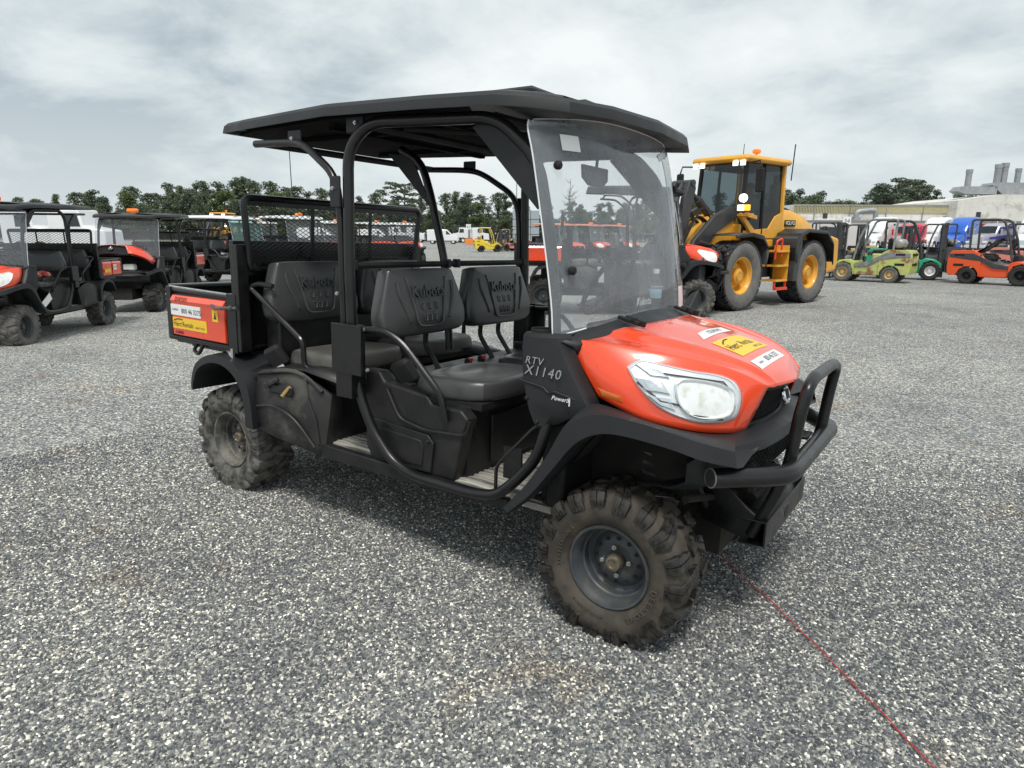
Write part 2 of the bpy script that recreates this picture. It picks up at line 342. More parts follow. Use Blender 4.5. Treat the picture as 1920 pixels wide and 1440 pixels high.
    x = t.nodes.new("ShaderNodeMix"); x.data_type = 'RGBA'; x.blend_type = 'MULTIPLY'; x.inputs[0].default_value = 1; L(col, x.inputs[6]); x.inputs[7].default_value = (1.26, 1.26, 1.225, 1) if inst else (1.42, 1.42, 1.385, 1)
    L(x.outputs[2], b.inputs["Base Color"]); return m
MG = gravel_mat('crushed grey gravel'); MGS = gravel_mat('loose gravel stones', True)
def coords(lo, hi, c, dense, r):
    o = [c]; s = dense; x = c
    while x < hi: s = dense if x < c + r else s * 1.25; x += s; o.append(min(x, hi))
    s = dense; x = c
    while x > lo: s = dense if x > c - r else s * 1.25; x -= s; o.insert(0, max(x, lo))
    return o
xs = coords(-1800, 1800, 1.5, .5, 14); ys = coords(-300, 2500, -.5, .5, 14)
b = MB(); b.grid([[(x, y, gh(x, y)) for x in xs] for y in ys]); g = b.build('gravel_ground', MG); g["kind"] = "structure"
# loose stones on the ground nearest the photographer (countless: one object)
def stone(seed):
    rnd = random.Random(seed); bm = bmesh.new(); bmesh.ops.create_icosphere(bm, subdivisions=1, radius=1)
    d = [Vector((rnd.uniform(-1, 1), rnd.uniform(-1, 1), rnd.uniform(-1, 1))).normalized() for _ in range(7)]
    for v in bm.verts:
        for k in d:
            q = v.co.dot(k)
            if q > .72: v.co -= k * (q - .72) * .9
        v.co *= rnd.uniform(.92, 1.06)
    me = bpy.data.meshes.new('gravel_stone'); bm.to_mesh(me); bm.free(); me.materials.append(MGS); return me
def gravel_stuff():
    rows = []
    x0, x1, y0, y1, st = -1.6, 7.0, -3.4, 3.2, .14
    nx, ny = int((x1 - x0) / st), int((y1 - y0) / st)
    vs = []; fs = []; dn = []
    F = Vector((-CR[0][2], -CR[1][2], 0)).normalized()
    for j in range(ny + 1):
        for i in range(nx + 1):
            x, y = x0 + i * st, y0 + j * st; vs.append((x, y, gh(x, y)))
            dx, dy = x - CP[0], y - CP[1]; k = dx * F.x + dy * F.y; l = abs(dx * F.y - dy * F.x)
            a = 1 if (1.25 < k and l < .85 * k + .45) else 0
            dn.append(a * max(0, min(1, (5.2 - k) / 2.2)))
    for j in range(ny):
        for i in range(nx):
            q = [j * (nx + 1) + i, j * (nx + 1) + i + 1, (j + 1) * (nx + 1) + i + 1, (j + 1) * (nx + 1) + i]
            if any(dn[k] > 0 for k in q): fs.append(q)
    me = bpy.data.meshes.new('gravel_stones'); me.from_pydata(vs, [], fs); at = me.attributes.new('dens', 'FLOAT', 'POINT')
    for i, v in enumerate(dn): at.data[i].value = v
    o = bpy.data.objects.new('gravel_stones', me); COL.objects.link(o); o["kind"] = "stuff"; o["label"] = "loose grey and pale gravel stones in the foreground"; 
    hid = bpy.data.collections.new('stone_kinds')
    for k in range(4):
        so_ = bpy.data.objects.new('gravel_stone', stone(k)); hid.objects.link(so_)
    ng = bpy.data.node_groups.new('scatter', 'GeometryNodeTree'); ng.interface.new_socket('Geometry', in_out='INPUT', socket_type='NodeSocketGeometry'); ng.interface.new_socket('Geometry', in_out='OUTPUT', socket_type='NodeSocketGeometry')
    n = ng.nodes; L = ng.links.new; gi = n.new('NodeGroupInput'); go = n.new('NodeGroupOutput')
    ds = n.new('GeometryNodeDistributePointsOnFaces'); na = n.new('GeometryNodeInputNamedAttribute'); na.data_type = 'FLOAT'; na.inputs['Name'].default_value = 'dens'
    mu = n.new('ShaderNodeMath'); mu.operation = 'MULTIPLY'; mu.inputs[1].default_value = 12500; L(na.outputs['Attribute'], mu.inputs[0]); L(mu.outputs[0], ds.inputs['Density']); L(gi.outputs[0], ds.inputs['Mesh'])
    ci = n.new('GeometryNodeCollectionInfo'); ci.inputs['Collection'].default_value = hid; ci.inputs['Separate Children'].default_value = True
    ip = n.new('GeometryNodeInstanceOnPoints'); ip.inputs['Pick Instance'].default_value = True; L(ds.outputs['Points'], ip.inputs['Points']); L(ci.outputs[0], ip.inputs['Instance'])
    rr = n.new('FunctionNodeRandomValue'); rr.data_type = 'FLOAT_VECTOR'; rr.inputs[0].default_value = (-.5, -.5, 0); rr.inputs[1].default_value = (.5, .5, 6.28); L(rr.outputs[0], ip.inputs['Rotation'])
    rs = n.new('FunctionNodeRandomValue'); rs.data_type = 'FLOAT_VECTOR'; rs.inputs[0].default_value = (.0044, .0042, .0036); rs.inputs[1].default_value = (.0110, .0088, .0075); rs.inputs['Seed'].default_value = 3
    L(rs.outputs[0], ip.inputs['Scale']); L(ip.outputs[0], go.inputs[0])
    md = o.modifiers.new('scatter', 'NODES'); md.node_group = ng
    return o
gravel_stuff()
# ---------------------------------------------------------------- wheels
def wheel_set(lod=0, Rt=.325, W=.125, rim='rim', tyre='rubber', tread='lug', rr=.163, squash=.305, letters=None, rimmat=None, face=None):
    """one wheel about the y axis, outer face towards -y; returns dict of MB"""
    out = {}
    b = MB(); n = 64 if lod == 0 else 32
    k = Rt - .022 if tread == 'lug' else Rt - .012
    h = k - rr
    prof = [(rr, -W * .72), (rr + .012, -W * .80), (rr + h * .25, -W * .98), (rr + h * .5, -W * 1.04), (rr + h * .75, -W * 1.0), (rr + h * .92, -W * .9), (k, -W * .7), (k + .004, -W * .3), (k + .004, 0)]
    b.lathe(prof + [(r, -y) for r, y in prof[-2::-1]], n)
    car = b
    if tread == 'lug':
        b = MB()
        NL = 9; hh = .02
        def path(a, y):  # profile param on the shoulder: a list of (r,y,height)
            pass
        A = [(rr + h * .58, -W * 1.03, .007), (rr + h * .80, -W * 1.0, .014), (rr + h * .95, -W * .93, .019), (k + .001, -W * .66, .020), (k + .003, -W * .32, .020), (k + .004, W * .02, .020)]
        Bp = [(rr + h * .68, -W * 1.025, .007), (rr + h * .84, -W * .985, .014), (rr + h * .97, -W * .90, .019), (k + .001, -W * .62, .020), (k + .003, -W * .34, .020)]
        for sd in (1, -1):
            for q in range(NL):
                th0 = (q + (0 if sd > 0 else .5)) * 2 * math.pi / NL
                for P, dth, wd, sk in ((A, 0, .128, .17), (Bp, math.pi / NL, .120, .04)):
                    rings = []
                    for i, (r, y, e) in enumerate(P):
                        f = i / (len(P) - 1)
                        tc_ = th0 + dth + sk * max(0, f - .4) / .6; ww = wd * (1, 1.02, 1.0, .86, .74, .52)[i if P is A else min(i + (i > 2), 5)]
                        nr, ny = (0.25, -1) if i == 0 else ((.6, -.8) if i == 1 else ((.85, -.5) if i == 2 else (1, 0)))
                        L_ = math.hypot(nr, ny); nr /= L_; ny /= L_
                        ring = []
                        for (tt, ee) in ((-1, -.008), (-.86, e * .85), (-.74, e), (-.07, e), (-.04, e * .55), (.04, e * .55), (.07, e), (.74, e), (.86, e * .85), (1, -.008)):
                            t2 = tc_ + tt * ww; r2 = r + nr * ee; y2 = (y + ny * ee) * sd
                            ring.append((r2 * math.cos(t2), y2, r2 * math.sin(t2)))
                        rings.append(ring if sd > 0 else ring[::-1])
                    b.loft(rings)
                    if lod == 0 and sd > 0:      # raised squiggle marks on the lug ends
                        r, y, e = P[0]
                        for s_ in (-.46, .46):
                            t2 = th0 + dth + s_ * wd; rr2 = r + .0135; up = Vector((math.cos(t2), 0, math.sin(t2))); tx = Vector((math.sin(t2), 0, -math.cos(t2)))
                            vs_, fs_ = text_mesh('S' if P is A else 'E', .024, .0035); b.add(vs_, fs_, frame(up * rr2 + Vector((0, y - .0085, 0)), tx, up * 1 + Vector((0, .22, 0))))
        if lod == 0:
            for q in range(18):                # centre blocks
                th = q * math.pi / 9 + .1; r = k + .003; sg = 1 if q % 2 else -1
                rings = []
                for yy, t2 in ((-.030, th - .05 * sg), (.030, th + .05 * sg)):
                    rings.append([((r + e) * math.cos(t2 + tt), yy + sg * .02, (r + e) * math.sin(t2 + tt)) for tt, e in ((-.085, -.004), (-.07, .019), (.07, .019), (.085, -.004))])
                b.loft(rings)
    elif tread == 'block':
        NL = 40
        for q in range(NL):
            for row in range(-2, 3):
                th = (q + .5 * (row % 2)) * 2 * math.pi / NL; y = row * W * .38; r = k + .002
                b.loft([[((r + e) * math.cos(th + tt), yy, (r + e) * math.sin(th + tt)) for tt, e in ((-.06, -.004), (-.05, .012), (.05, .012), (.06, -.004))] for yy in (y - W * .17, y + W * .17)])
    # flatten where it meets the ground
    for q_ in (b, car): q_.v = [(x, y + (0.06 * y if z < -squash + .01 else 0), max(z, -squash + (.001 if q_ is car else 0))) for x, y, z in q_.v]
    out['tyre'] = car
    if b is not car: out['tread'] = b
    if letters and lod == 0:
        tb = MB(); Z = squash
        for txt, a_mid, r_, size in letters:
            n_ = len(txt); step = size * .78 / r_
            for i, ch in enumerate(txt):
                if ch == ' ': continue
                th = a_mid - (i - (n_ - 1) / 2) * step      # clockwise seen from outside (-y side)
                vs, fs = text_mesh(ch, size, .0035)
                up = Vector((math.cos(th), 0, math.sin(th))); tx = Vector((math.sin(th), 0, -math.cos(th)))
                yy = -W * 1.01 - .001
                tb.add(vs, fs, frame(up * r_ + Vector((0, yy, 0)), tx, up))
        out['letters'] = tb
    rb = MB(); d = .085
    ro = rr + .004
    rb.lathe([(ro, -W * .70), (ro + .006, -W * .80), (ro + .001, -W * .86), (ro - .007, -W * .84), (ro - .014, -W * .70), (ro - .022, -W * .60), (ro - .024, -W * .35), (ro - .030, -W * .30), (ro - .030, -W * .05), (ro - .038, W * .02), (ro - .05, W * .02), (ro - .058, -.004), (ro - .09, -.022), (ro - .105, -.022), (.03, -.012), (.0, -.012)], 48 if lod == 0 else 28)
    out['rim'] = rb
    hb = MB(); hb.lathe([(.034, -.012), (.034, -.055), (.030, -.062), (.02, -.064), (.018, -.06), (0, -.06)], 24); out['hub'] = hb
    nb = MB(); sb = MB()
    for q in range(4):
        a = q * math.pi / 2 + .15; c = Vector((.058 * math.cos(a), -.02, .058 * math.sin(a))); nb.cyl(c, c + Vector((0, -.018, 0)), .0105, 6); nb.cyl(c + Vector((0, -.018, 0)), c + Vector((0, -.026, 0)), .006, 8); nb.cut()
    for q in range(12):
        a = q * math.pi / 6; c = Vector((.093 * math.cos(a), -.0205, .093 * math.sin(a))); sb.tube([c, c + Vector((0, -.0025, 0))], .008, 10)  # black discs laid on the rim paint the dark of open holes
    out['nuts'] = nb; out['slots'] = sb
    return out
_ws = {}
def add_wheel(root, key, x, y, z, side, steer=0., rim='rim', tyre='rubber', hub='hub', **kw):
    if key not in _ws: _ws[key] = wheel_set(**kw)
    S = _ws[key]; w_ = part('wheel', root); w_.location = (x, y, z); w_.rotation_euler = (0, 0, (math.pi if side > 0 else 0) + steer)
    ck = (key, rim, tyre, hub)
    if ck in _ws:
        for n_, me in _ws[ck]:
            o = bpy.data.objects.new(n_, me); COL.objects.link(o); o.parent = w_
        return w_
    L_ = []
    for nm, k, mt, kw2 in (('tyre', 'tyre', tyre, dict(smooth=38)), ('tread_blocks', 'tread', 'lug' if tyre == 'rubber' else tyre, dict(smooth=30)), ('tyre_lettering', 'letters', 'lettering', {}), ('rim', 'rim', rim, {}), ('hub_cap', 'hub', hub, {}), ('wheel_nuts', 'nuts', 'steel', {}), ('rim_slots', 'slots', 'black_matt', {})):
        if k in S:
            if k in ('nuts', 'slots') and kw.get('lod', 0) > 0: continue
            for o in (S[k].each('wheel_nut', M[mt], w_) if k == 'nuts' else [S[k].build(nm, M[mt], w_, **kw2)]): L_.append((o.name.split('.')[0], o.data))
    _ws[ck] = L_
    return w_
# ---------------------------------------------------------------- utility vehicle
def mirror(b):
    c = MB(); c.v = [(x, -y, z) for x, y, z in b.v]; c.f = [tuple(reversed(f)) for f in b.f]; return c
def two(b, name, mt, parent, **kw):
    return b.build(name, mt, parent, **kw), mirror(b).build(name, mt, parent, **kw)
H_low = [(2.45,-.64,.96),(2.54,-.645,.932),(2.63,-.64,.905),(2.74,-.60,.885),(2.83,-.535,.868),(2.905,-.44,.858),(2.935,-.335,.85)]
H_mid = [(2.37,-.635,1.06),(2.46,-.645,1.045),(2.57,-.635,1.03),(2.70,-.59,1.005),(2.82,-.52,.985),(2.91,-.43,.965),(2.965,-.31,.94)]
H_sh = [(2.31,-.62,1.155),(2.42,-.605,1.155),(2.54,-.575,1.145),(2.68,-.525,1.13),(2.80,-.455,1.105),(2.90,-.375,1.07),(2.985,-.275,1.015)]
H_sh2 = [(2.33,-.58,1.165),(2.44,-.565,1.163),(2.56,-.53,1.152),(2.69,-.48,1.133),(2.81,-.415,1.107),(2.905,-.34,1.072),(2.988,-.255,1.017)]
H_rv = [(2.37,-.46,1.182),(2.47,-.455,1.166),(2.58,-.42,1.150),(2.71,-.375,1.128),(2.83,-.325,1.10),(2.92,-.275,1.068),(2.998,-.225,1.014)]
H_rg = [(2.41,-.38,1.20),(2.51,-.37,1.188),(2.62,-.345,1.172),(2.74,-.315,1.146),(2.85,-.28,1.114),(2.94,-.24,1.073),(3.005,-.19,1.015)]
H_iv = [(2.43,-.31,1.203),(2.53,-.31,1.182),(2.64,-.29,1.163),(2.76,-.265,1.138),(2.87,-.235,1.108),(2.95,-.205,1.07),(3.01,-.16,1.013)]
H_ce = [(2.46,0,1.212),(2.56,0,1.195),(2.67,0,1.17),(2.79,0,1.142),(2.90,0,1.10),(2.98,0,1.055),(3.03,0,1.01)]
H_rows = [H_low, H_mid, H_sh, H_sh2, H_rv, H_rg, H_iv, H_ce]
H_rows = H_rows + [[(x, -y, z) for x, y, z in r] for r in H_rows[-2::-1]]
H_grid = crsurf(H_rows, 6, 5)
_hb = MB(); _hb.grid(H_grid); HBVH = BVHTree.FromPolygons([Vector(v) for v in _hb.v], [list(f) for f in _hb.f])
def drape_side(p, off):       # p = (x, z) on the right flank of the hood, from outside
    d = Vector((-.45, 1, -.12)).normalized() if p[0] > 2.6 else Vector((-.2, 1, -.1)).normalized()
    o = Vector((p[0], -.53 - .11 * min(1, max(0, (2.9 - p[0]) / .3)), p[1]))
    h = HBVH.find_nearest(o)
    # walk along the outward normal from the nearest point whose x,z match
    q = Vector((p[0], -2, p[1])); r = HBVH.ray_cast(q, Vector((0, 1, 0)))
    if r[0] is None: r = (h[0], h[1])
    n = r[1]; n = n if n.y < 0 else -n
    return r[0] + n * off
def drape_top(x, y, off):
    r = HBVH.ray_cast(Vector((x, y, 2)), Vector((0, 0, -1)))
    if r[0] is None: return Vector((x, y, 1.05))
    n = r[1] if r[1].z > 0 else -r[1]
    return r[0] + n * off
def top_decal(corners, vs, w_, h_, off):
    # corners: TL, TR, BR, BL as seen by a reader in front of the machine; vs in a w_ x h_ box centred at 0
    o = []
    for x, y, z in vs:
        a, b_ = x / w_ + .5, .5 - y / h_
        p = [(1 - b_) * ((1 - a) * corners[0][i] + a * corners[1][i]) + b_ * ((1 - a) * corners[3][i] + a * corners[2][i]) for i in (0, 1)]
        o.append(drape_top(p[0], p[1], off))
    return o
def rect_grid(w_, h_, nx=12, ny=4):
    vs = [((i / nx - .5) * w_, (j / ny - .5) * h_, 0) for j in range(ny + 1) for i in range(nx + 1)]
    fs = [(j * (nx + 1) + i, j * (nx + 1) + i + 1, (j + 1) * (nx + 1) + i + 1, (j + 1) * (nx + 1) + i) for j in range(ny) for i in range(nx)]
    return vs, fs
def pad(wt, wb, h, th, Mx, pads=(), name='backrest', mt=None, parent=None, sub=2, crown=.02, low=.03):
    """cushion: outline in local (y across, z up), x is the sitting side"""
    o = [(-wt / 2, h), (wt / 2, h), (wt / 2 + .012, h - .02), (wb / 2, h * .36), (wb / 2 - .008, h * .12), (wb / 2 - .07, 0), (-wb / 2 + .07, 0), (-wb / 2 + .008, h * .12), (-wb / 2, h * .36), (-wt / 2 - .012, h - .02)]
    o2 = []
    for i in range(len(o)):
        a, c = o[i], o[(i + 1) % len(o)]; o2 += [a, ((a[0] + c[0]) / 2, (a[1] + c[1]) / 2)]
    cy = h * .52; rings = []
    for s_, x in ((.90, -th * .5), (.985, -th * .47), (1, -th * .25), (1, th * .22), (.975, th * .42), (.90, th * .5), (.6, th * .5 + crown), (.3, th * .5 + crown * 1.1)):
        rings.append([Mx @ Vector((x - (low * (1 - abs(p[1] - cy) / h) if s_ < .7 else 0) * .3, p[0] * s_, cy + (p[1] - cy) * s_)) for p in o2])
    b = MB(); b.loft(rings); return b.build(name, mt, parent, smooth=60, sub=sub)
def tilt(x, y, z, a):      # local frame tilted back by a
    m = Matrix.Rotation(-a, 4, 'Y'); m.translation = (x, y, z); return m
def utv(label, lod=0, loc=(0, 0, 0), rz=0, group=None, beacon=False, screen=True, roofm='black_roof', bedlong=False, body='orange', hood_open=False, scale=1, cover=False, bed_w=1, bumper=True, wind=True, mats=None, matrix=None, wheelm=('rubber', 'rim', 'rubber_mud', 'rim_rust'), name='utility_vehicle'):
    r = thing(name, label, 'utility vehicle', loc, rz, group, scale)
    if matrix: r.matrix_world = matrix
    L = lod
    # --- chassis, floor, underbody
    b = MB(); b.bx(-.35, 2.75, -.30, .30, .30, .42); b.bx(2.3, 2.86, -.26, .26, .28, .52); b.bx(2.2, 2.75, -.42, .42, .52, .86); b.bx(-.25, .3, -.35, .35, .32, .62); b.bx(.3, 1.0, -.5, .5, .34, .46)
    b.bx(-.05, .45, -.48, .48, .60, .80)
    for s in (-1, 1):
        b.tube([(2.55, .2 * s, .36), (2.566, .50 * s, .29)], .022, 8); b.tube([(2.68, .2 * s, .36), (2.60, .50 * s, .29)], .02, 8); b.tube([(2.48, .22 * s, .55), (2.56, .48 * s, .42)], .018, 8)
        b.tube([(0, .2 * s, .34), (0, .50 * s, .305)], .04, 8); b.tube([(2.566, .15 * s, .33), (2.566, .5 * s, .305)], .018, 8)
        b.tube([(2.60, .40 * s, .50), (2.57, .36 * s, .86)], .026, 10)
        if L == 0: b.tube([(2.80, .28 * s, .48), (2.80, .40 * s, .60), (2.75, .42 * s, .72)], .012, 8, fl=.04); b.tube([(2.86, .1 * s, .5), (2.78, .5 * s, .58)], .016, 8)
    b.build('chassis', M['under'], r)
    if L == 0:
        for s in (-1, 1):
            b = MB(); pts = [(2.60 - .02 * k / 60, .40 * s + .041 * math.cos(k * .7) - .02 * s * k / 60, .52 + .0045 * k + 0) for k in range(66)]
            pts = [(2.60 - .03 * k / 66 + .041 * math.sin(k * .7), (.40 - .04 * k / 66) * s + .041 * math.cos(k * .7), .52 + .30 * k / 66) for k in range(67)]
            b.tube(pts, .0085, 6); b.build('coil_spring', M['rim_rust'], r)
    b = MB(); b.bx(1.66, 2.28, -.67, .67, .44, .468); b.bx(.70, 1.24, -.64, .64, .44, .468)
    if L == 0:
        for k in range(34):
            y = -.64 + k * 1.28 / 33; b.bx(1.70, 2.22, y - .008, y + .008, .468, .474)
            y = -.61 + k * 1.22 / 33; b.bx(.72, 1.20, y - .008, y + .008, .468, .474)
    b.build('floor_mat', M['floor'], r, bevel=0)
    # --- side sill (right, left)
    b = MB(); b.prism([(.86, .468), (1.24, .466), (1.60, .462), (2.08, .462), (2.08, .415), (1.5, .40), (1.0, .395), (.88, .40)], 'y', -.70, -.655); two(b, 'sill', M['plastic_dirty'], r, bevel=.006)
    b = MB(); b.tube([(1.20, -.735, .90), (1.235, -.735, .78), (1.30, -.73, .64), (1.43, -.725, .50), (1.56, -.72, .455), (1.9, -.72, .455), (2.04, -.72, .475), (2.14, -.72, .57), (2.23, -.72, .68), (2.27, -.71, .82), (2.26, -.68, .95)], .024, 12 if L == 0 else 8, fl=.06); two(b, 'side_tube', M['black'], r)
    if L == 0:
        b = MB(); b.tube([(2.02, -.70, .49), (2.02, -.70, .60), (2.20, -.70, .80), (2.24, -.69, .83)], .008, 8, fl=.03); b.bx(2.06, 2.15, -.705, -.695, .56, .70, M=Matrix.Translation((0, 0, 0))); two(b, 'foot_rail', M['black'], r)
    # --- seat bases
    b = MB(); out_ = [(1.20, .905), (1.30, .905), (1.33, .86), (1.60, .835), (1.63, .80), (1.80, .80), (1.845, .76), (1.82, .70), (1.775, .46), (1.25, .45), (1.20, .52)]
    b.prism(out_, 'y', -.675, -.60); two(b, 'seat_side_panel', M['plastic_dirty'], r, bevel=.012 if L == 0 else 0, seg=3)
    b = MB(); b.bx(1.21, 1.80, -.61, .61, .46, .80); b.bx(1.2, 1.45, -.62, .62, .46, .86)
    if L == 0: b.bx(1.80, 1.815, -.45, -.05, .50, .74); b.bx(1.80, 1.815, .05, .45, .50, .74)
    b.build('seat_base', M['plastic_dirty'], r, bevel=.01 if L == 0 else 0)
    if L == 0:
        for s in (-1, 1):
            b = MB(); P_ = [(1.24, .675), (1.62, .655), (1.655, .62), (1.64, .475), (1.40, .465), (1.30, .50), (1.23, .60)]
            b.prism(P_, 'y', -.688, -.670); P2 = [(1.29, .64), (1.58, .622), (1.60, .59), (1.59, .50), (1.42, .495), (1.34, .53)]; b.prism(P2, 'y', -.6935, -.686)
            (b if s < 0 else mirror(b)).build('access_cover', M['plastic_dirty'], r, bevel=.005)
            b = MB(); b.tube(fillet([(1.36, -.682, .83), (1.44, -.682, .70), (1.60, -.682, .672), (1.84, -.682, .69), (1.86, -.682, .76)], .04), .0085, 6); (b if s < 0 else mirror(b)).build('panel_ridge', M['plastic_dirty'], r)
            b = MB()
            for x, z in ((1.265, .65), (1.625, .625), (2.185, .93), (2.235, .84)): b.lathe([(.0, -.010), (.006, -.009), (.010, -.004), (.011, .004)], 10, M=Matrix.Translation((x, -.69 if x < 2 else -.732, z))); b.cut()
            b2 = b if s < 0 else mirror(b); b2.cuts = b.cuts; b2.each('push_rivet', M['black_matt'], r)
    b = MB(); b.bx(.44, .92, -.60, .60, .47, .78); b.bx(.30, .42, -.58, .58, .70, 1.06)
    b.build('rear_seat_base', M['plastic_dirty'], r, bevel=.012 if L == 0 else 0)
    # --- cushions and backrests
    vm, vd = M['vinyl'], M['vinyl_dusty']
    for y in (-.33, .33):
        for x0, nm in ((1.25, 0), (.42, 1)):
            Mx = tilt(x0, y + (.022 if nm == 0 else 0), 1.045, R(9))
            br = pad(.47, .65, .34, .095, Mx, name='backrest', mt=vm, parent=r, sub=2 if L == 0 else 1)
            if L == 0:
                t = MB(); vs, fs = text_mesh('Kubota', .084, .008, space=1.0); xx = .0475 + .0165
                t.add(vs, fs, Mx @ frame((xx + .001, 0, .215), (0, 1, 0), (-.02, 0, 1)))
                for rz_, zz in ((0, .145), (1, .085)):
                    for k in (-1, 0, 1):
                        cx = k * (.052 if rz_ == 0 else .036)
                        t.tube(fillet([(xx, cx - .012, zz + .018), (xx, cx + .012, zz + .018), (xx + .001, cx + .010, zz - .016), (xx, cx - .006, zz - .016)], .006, 3, True), .0042, 5, closed=True, M=Mx)
                for s in (-1, 1):
                    t.tube(fillet([(xx - .004, s * .15, .29), (xx + .001, s * .125, .20), (xx + .002, s * .095, .06), (xx + .001, s * .075, .045), (xx + .001, 0, .042)], .02, 4), .0055, 6, M=Mx)
                    t.tube(fillet([(xx - .010, s * .205, .27), (xx - .006, s * .20, .20), (xx - .003, s * .15, .075)], .02, 4), .009, 8, M=Mx)
                t.build('moulded_lettering', vm, br, smooth=50)
            # seat cushion
            x1 = x0 + .03 if nm else 1.40
            w_, d_ = .56, .46
            z0 = .865 if nm == 0 else .87
            o = [(-.5, -.5), (0, -.5), (.5, -.5), (.53, 0), (.5, .5), (0, .5), (-.5, .5), (-.5, 0)]
            rings = []
            for s_, z in ((.95, -.060), (1, -.045), (1, .0), (.97, .035), (.86, .05), (.5, .036), (.25, .034)):
                rings.append([(x1 + d_ * (.5 + p[0] * s_) + (.02 if p[0] > 0 else 0), y + p[1] * w_ * s_, z0 + z + (.02 * p[0]) - (.0 if s_ > .9 else .010 * (1 - abs(p[1]) * 2))) for p in o])
            c = MB(); c.loft(rings); c.build('seat_cushion', vd if nm else vm, r, smooth=60, sub=2)
            c = MB(); c.bx(x1 + .01, x1 + d_ - .0, y - w_ * .48, y + w_ * .48, z0 - .075, z0 - .045); c.build('cushion_pan', M['black_matt'], r)
            if nm == 0:
                c = MB()
                for s in (-.09, .09): c.tube([(1.215, y + s, 1.12), (1.20, y + s, .98), (1.32, y + s, .83)], .014, 8, fl=.03)
                c.build('backrest_bracket', M['black'], r)
    # belts
    if L == 0:
        for x, y, z in ((1.40, -.60, .90), (.50, -.66, .87)):
            c = MB(); c.bx(-.055, .055, -.028, .028, -.06, .07, b=.018); c.bx(-.022, .022, -.024, .024, -.13, -.05)
            o = c.build('belt_buckle', M['black_matt'], r, bevel=.004); o.location = (x, y, z); o.rotation_euler = (R(15), R(-28), R(20))
            c = MB(); c.bx(-.022, .022, -.034, -.029, -.085, -.035); o = c.build('latch_plate' if x < 1 else 'belt_button', M['label'] if x < 1 else M['red'], r); o.location = (x + (.01 if x < 1 else -.03), y, z); o.rotation_euler = (R(15), R(-28), R(20))
        for y in (-.02, .10):
            c = MB(); c.bx(1.30, 1.345, y - .016, y + .016, .84, .89, b=.01); c.build('belt_buckle', M['black_matt'], r); c = MB(); c.bx(1.33, 1.347, y - .010, y + .010, .875, .8925); c.build('belt_button', M['red'], r)
    # --- roll cage
    tn = 14 if L == 0 else 8
    b = MB(); b.tube([(1.19, -.735, .95), (1.175, -.735, 1.40), (1.165, -.72, 1.92), (1.27, -.69, 2.03), (1.93, -.63, 2.015), (2.11, -.60, 1.85), (2.185, -.60, 1.537), (2.225, -.61, 1.229), (2.235, -.62, 1.0)], .0255, tn, fl=.09); two(b, 'roll_bar', M['black'], r)
    b = MB(); b.tube([(1.135, -.735, .98), (1.125, -.735, 1.60), (1.10, -.735, 1.80), (.84, -.70, 1.955), (.73, -.68, 1.975), (.40, -.66, 1.985)], .0185, tn, fl=.10); two(b, 'rear_brace', M['black'], r)
    b = MB(); b.prism([(1.88, 2.02), (1.80, 1.985), (2.13, 1.66), (2.15, 1.70), (2.10, 1.87)], 'y', -.622, -.614); two(b, 'corner_gusset', M['plastic'], r)
    b = MB()
    for q, rr_ in (([(1.27, -.69, 2.015), (1.27, .69, 2.015)], .02), ([(1.92, -.63, 2.015), (1.92, .63, 2.015)], .02), ([(.45, -.66, 1.985), (.45, .66, 1.985)], .018), ([(1.30, -.5, 2.03), (1.9, .1, 2.03)], .014), ([(1.172, -.735, 1.40), (1.172, .735, 1.40)], .0155)): b.tube(q, rr_, 8); b.cut()
    b.each('cross_bar', M['black_matt'], r)
    if L == 0:
        b = MB(); b.tube([(.80, 0, 2.02), (.95, 0, 1.95), (1.02, 0, 1.78), (1.13, 0, 1.40), (1.17, 0, .92)], .022, 12, fl=.08); b.build('centre_post', M['black'], r)
        b = MB(); b.prism([(.70, 2.0), (.88, 1.98), (1.03, 1.70), (1.0, 1.72)], 'y', -.004, .004); b.build('corner_gusset', M['plastic'], r)
        b = MB()
        for q in [(1.15, 1.195, y - .012, y + .012, 1.378, 1.425) for y in (-.71, -.03, .05, .71)] + [(1.085, 1.15, -.765, -.75, 1.66, 1.80), (1.085, 1.15, .75, .765, 1.66, 1.80), (.70, .80, -.69, -.68, 1.955, 2.03), (.70, .80, .68, .69, 1.955, 2.03), (1.13, 1.24, -.70, -.68, 1.99, 2.06)]: b.bx(*q, b=.004); b.cut()
        b.each('clamp', M['plastic'], r, bevel=.002)
        b = MB()
        for (x, z, y) in ((1.115, 1.745, -.765), (1.30, 1.115, -.768), (1.325, .93, -.768), (1.13, 1.27, -.768), (.74, 1.99, -.69), (1.20, 2.03, -.70)): b.tube([(x, y, z), (x, y - .010, z)], .0095, 6); b.tube([(x, y - .010, z), (x, y - .016, z)], .005, 6); b.cut()
        b.each('bolt', M['steel'], r); b2 = mirror(b); b2.cuts = b.cuts; b2.each('bolt', M['steel'], r)
    b = MB(); b.bx(1.125, 1.235, -.79, -.70, .78, 1.125); two(b, 'post_socket', M['black'], r, bevel=.003)
    b = MB(); b.bx(1.11, 1.31, -.800, -.79, .90, 1.135); b.bx(1.235, 1.31, -.79, -.782, .90, 1.135); two(b, 'post_plate', M['black'], r, bevel=.003)
    # --- roof
    sec = [(.02, .60), (.30, .655), (1.05, .765), (1.60, .76), (1.98, .74), (2.12, .70), (2.255, .62), (2.33, .40), (2.36, 0)]
    zl = [2.072, 2.068, 2.062, 2.050, 2.040, 2.028, 2.012, 2.014, 2.018]
    ol = [Vector((x, -y, z)) for (x, y), z in zip(sec, zl)] + [Vector((x, y, z)) for (x, y), z in list(zip(sec, zl))[-2::-1]]
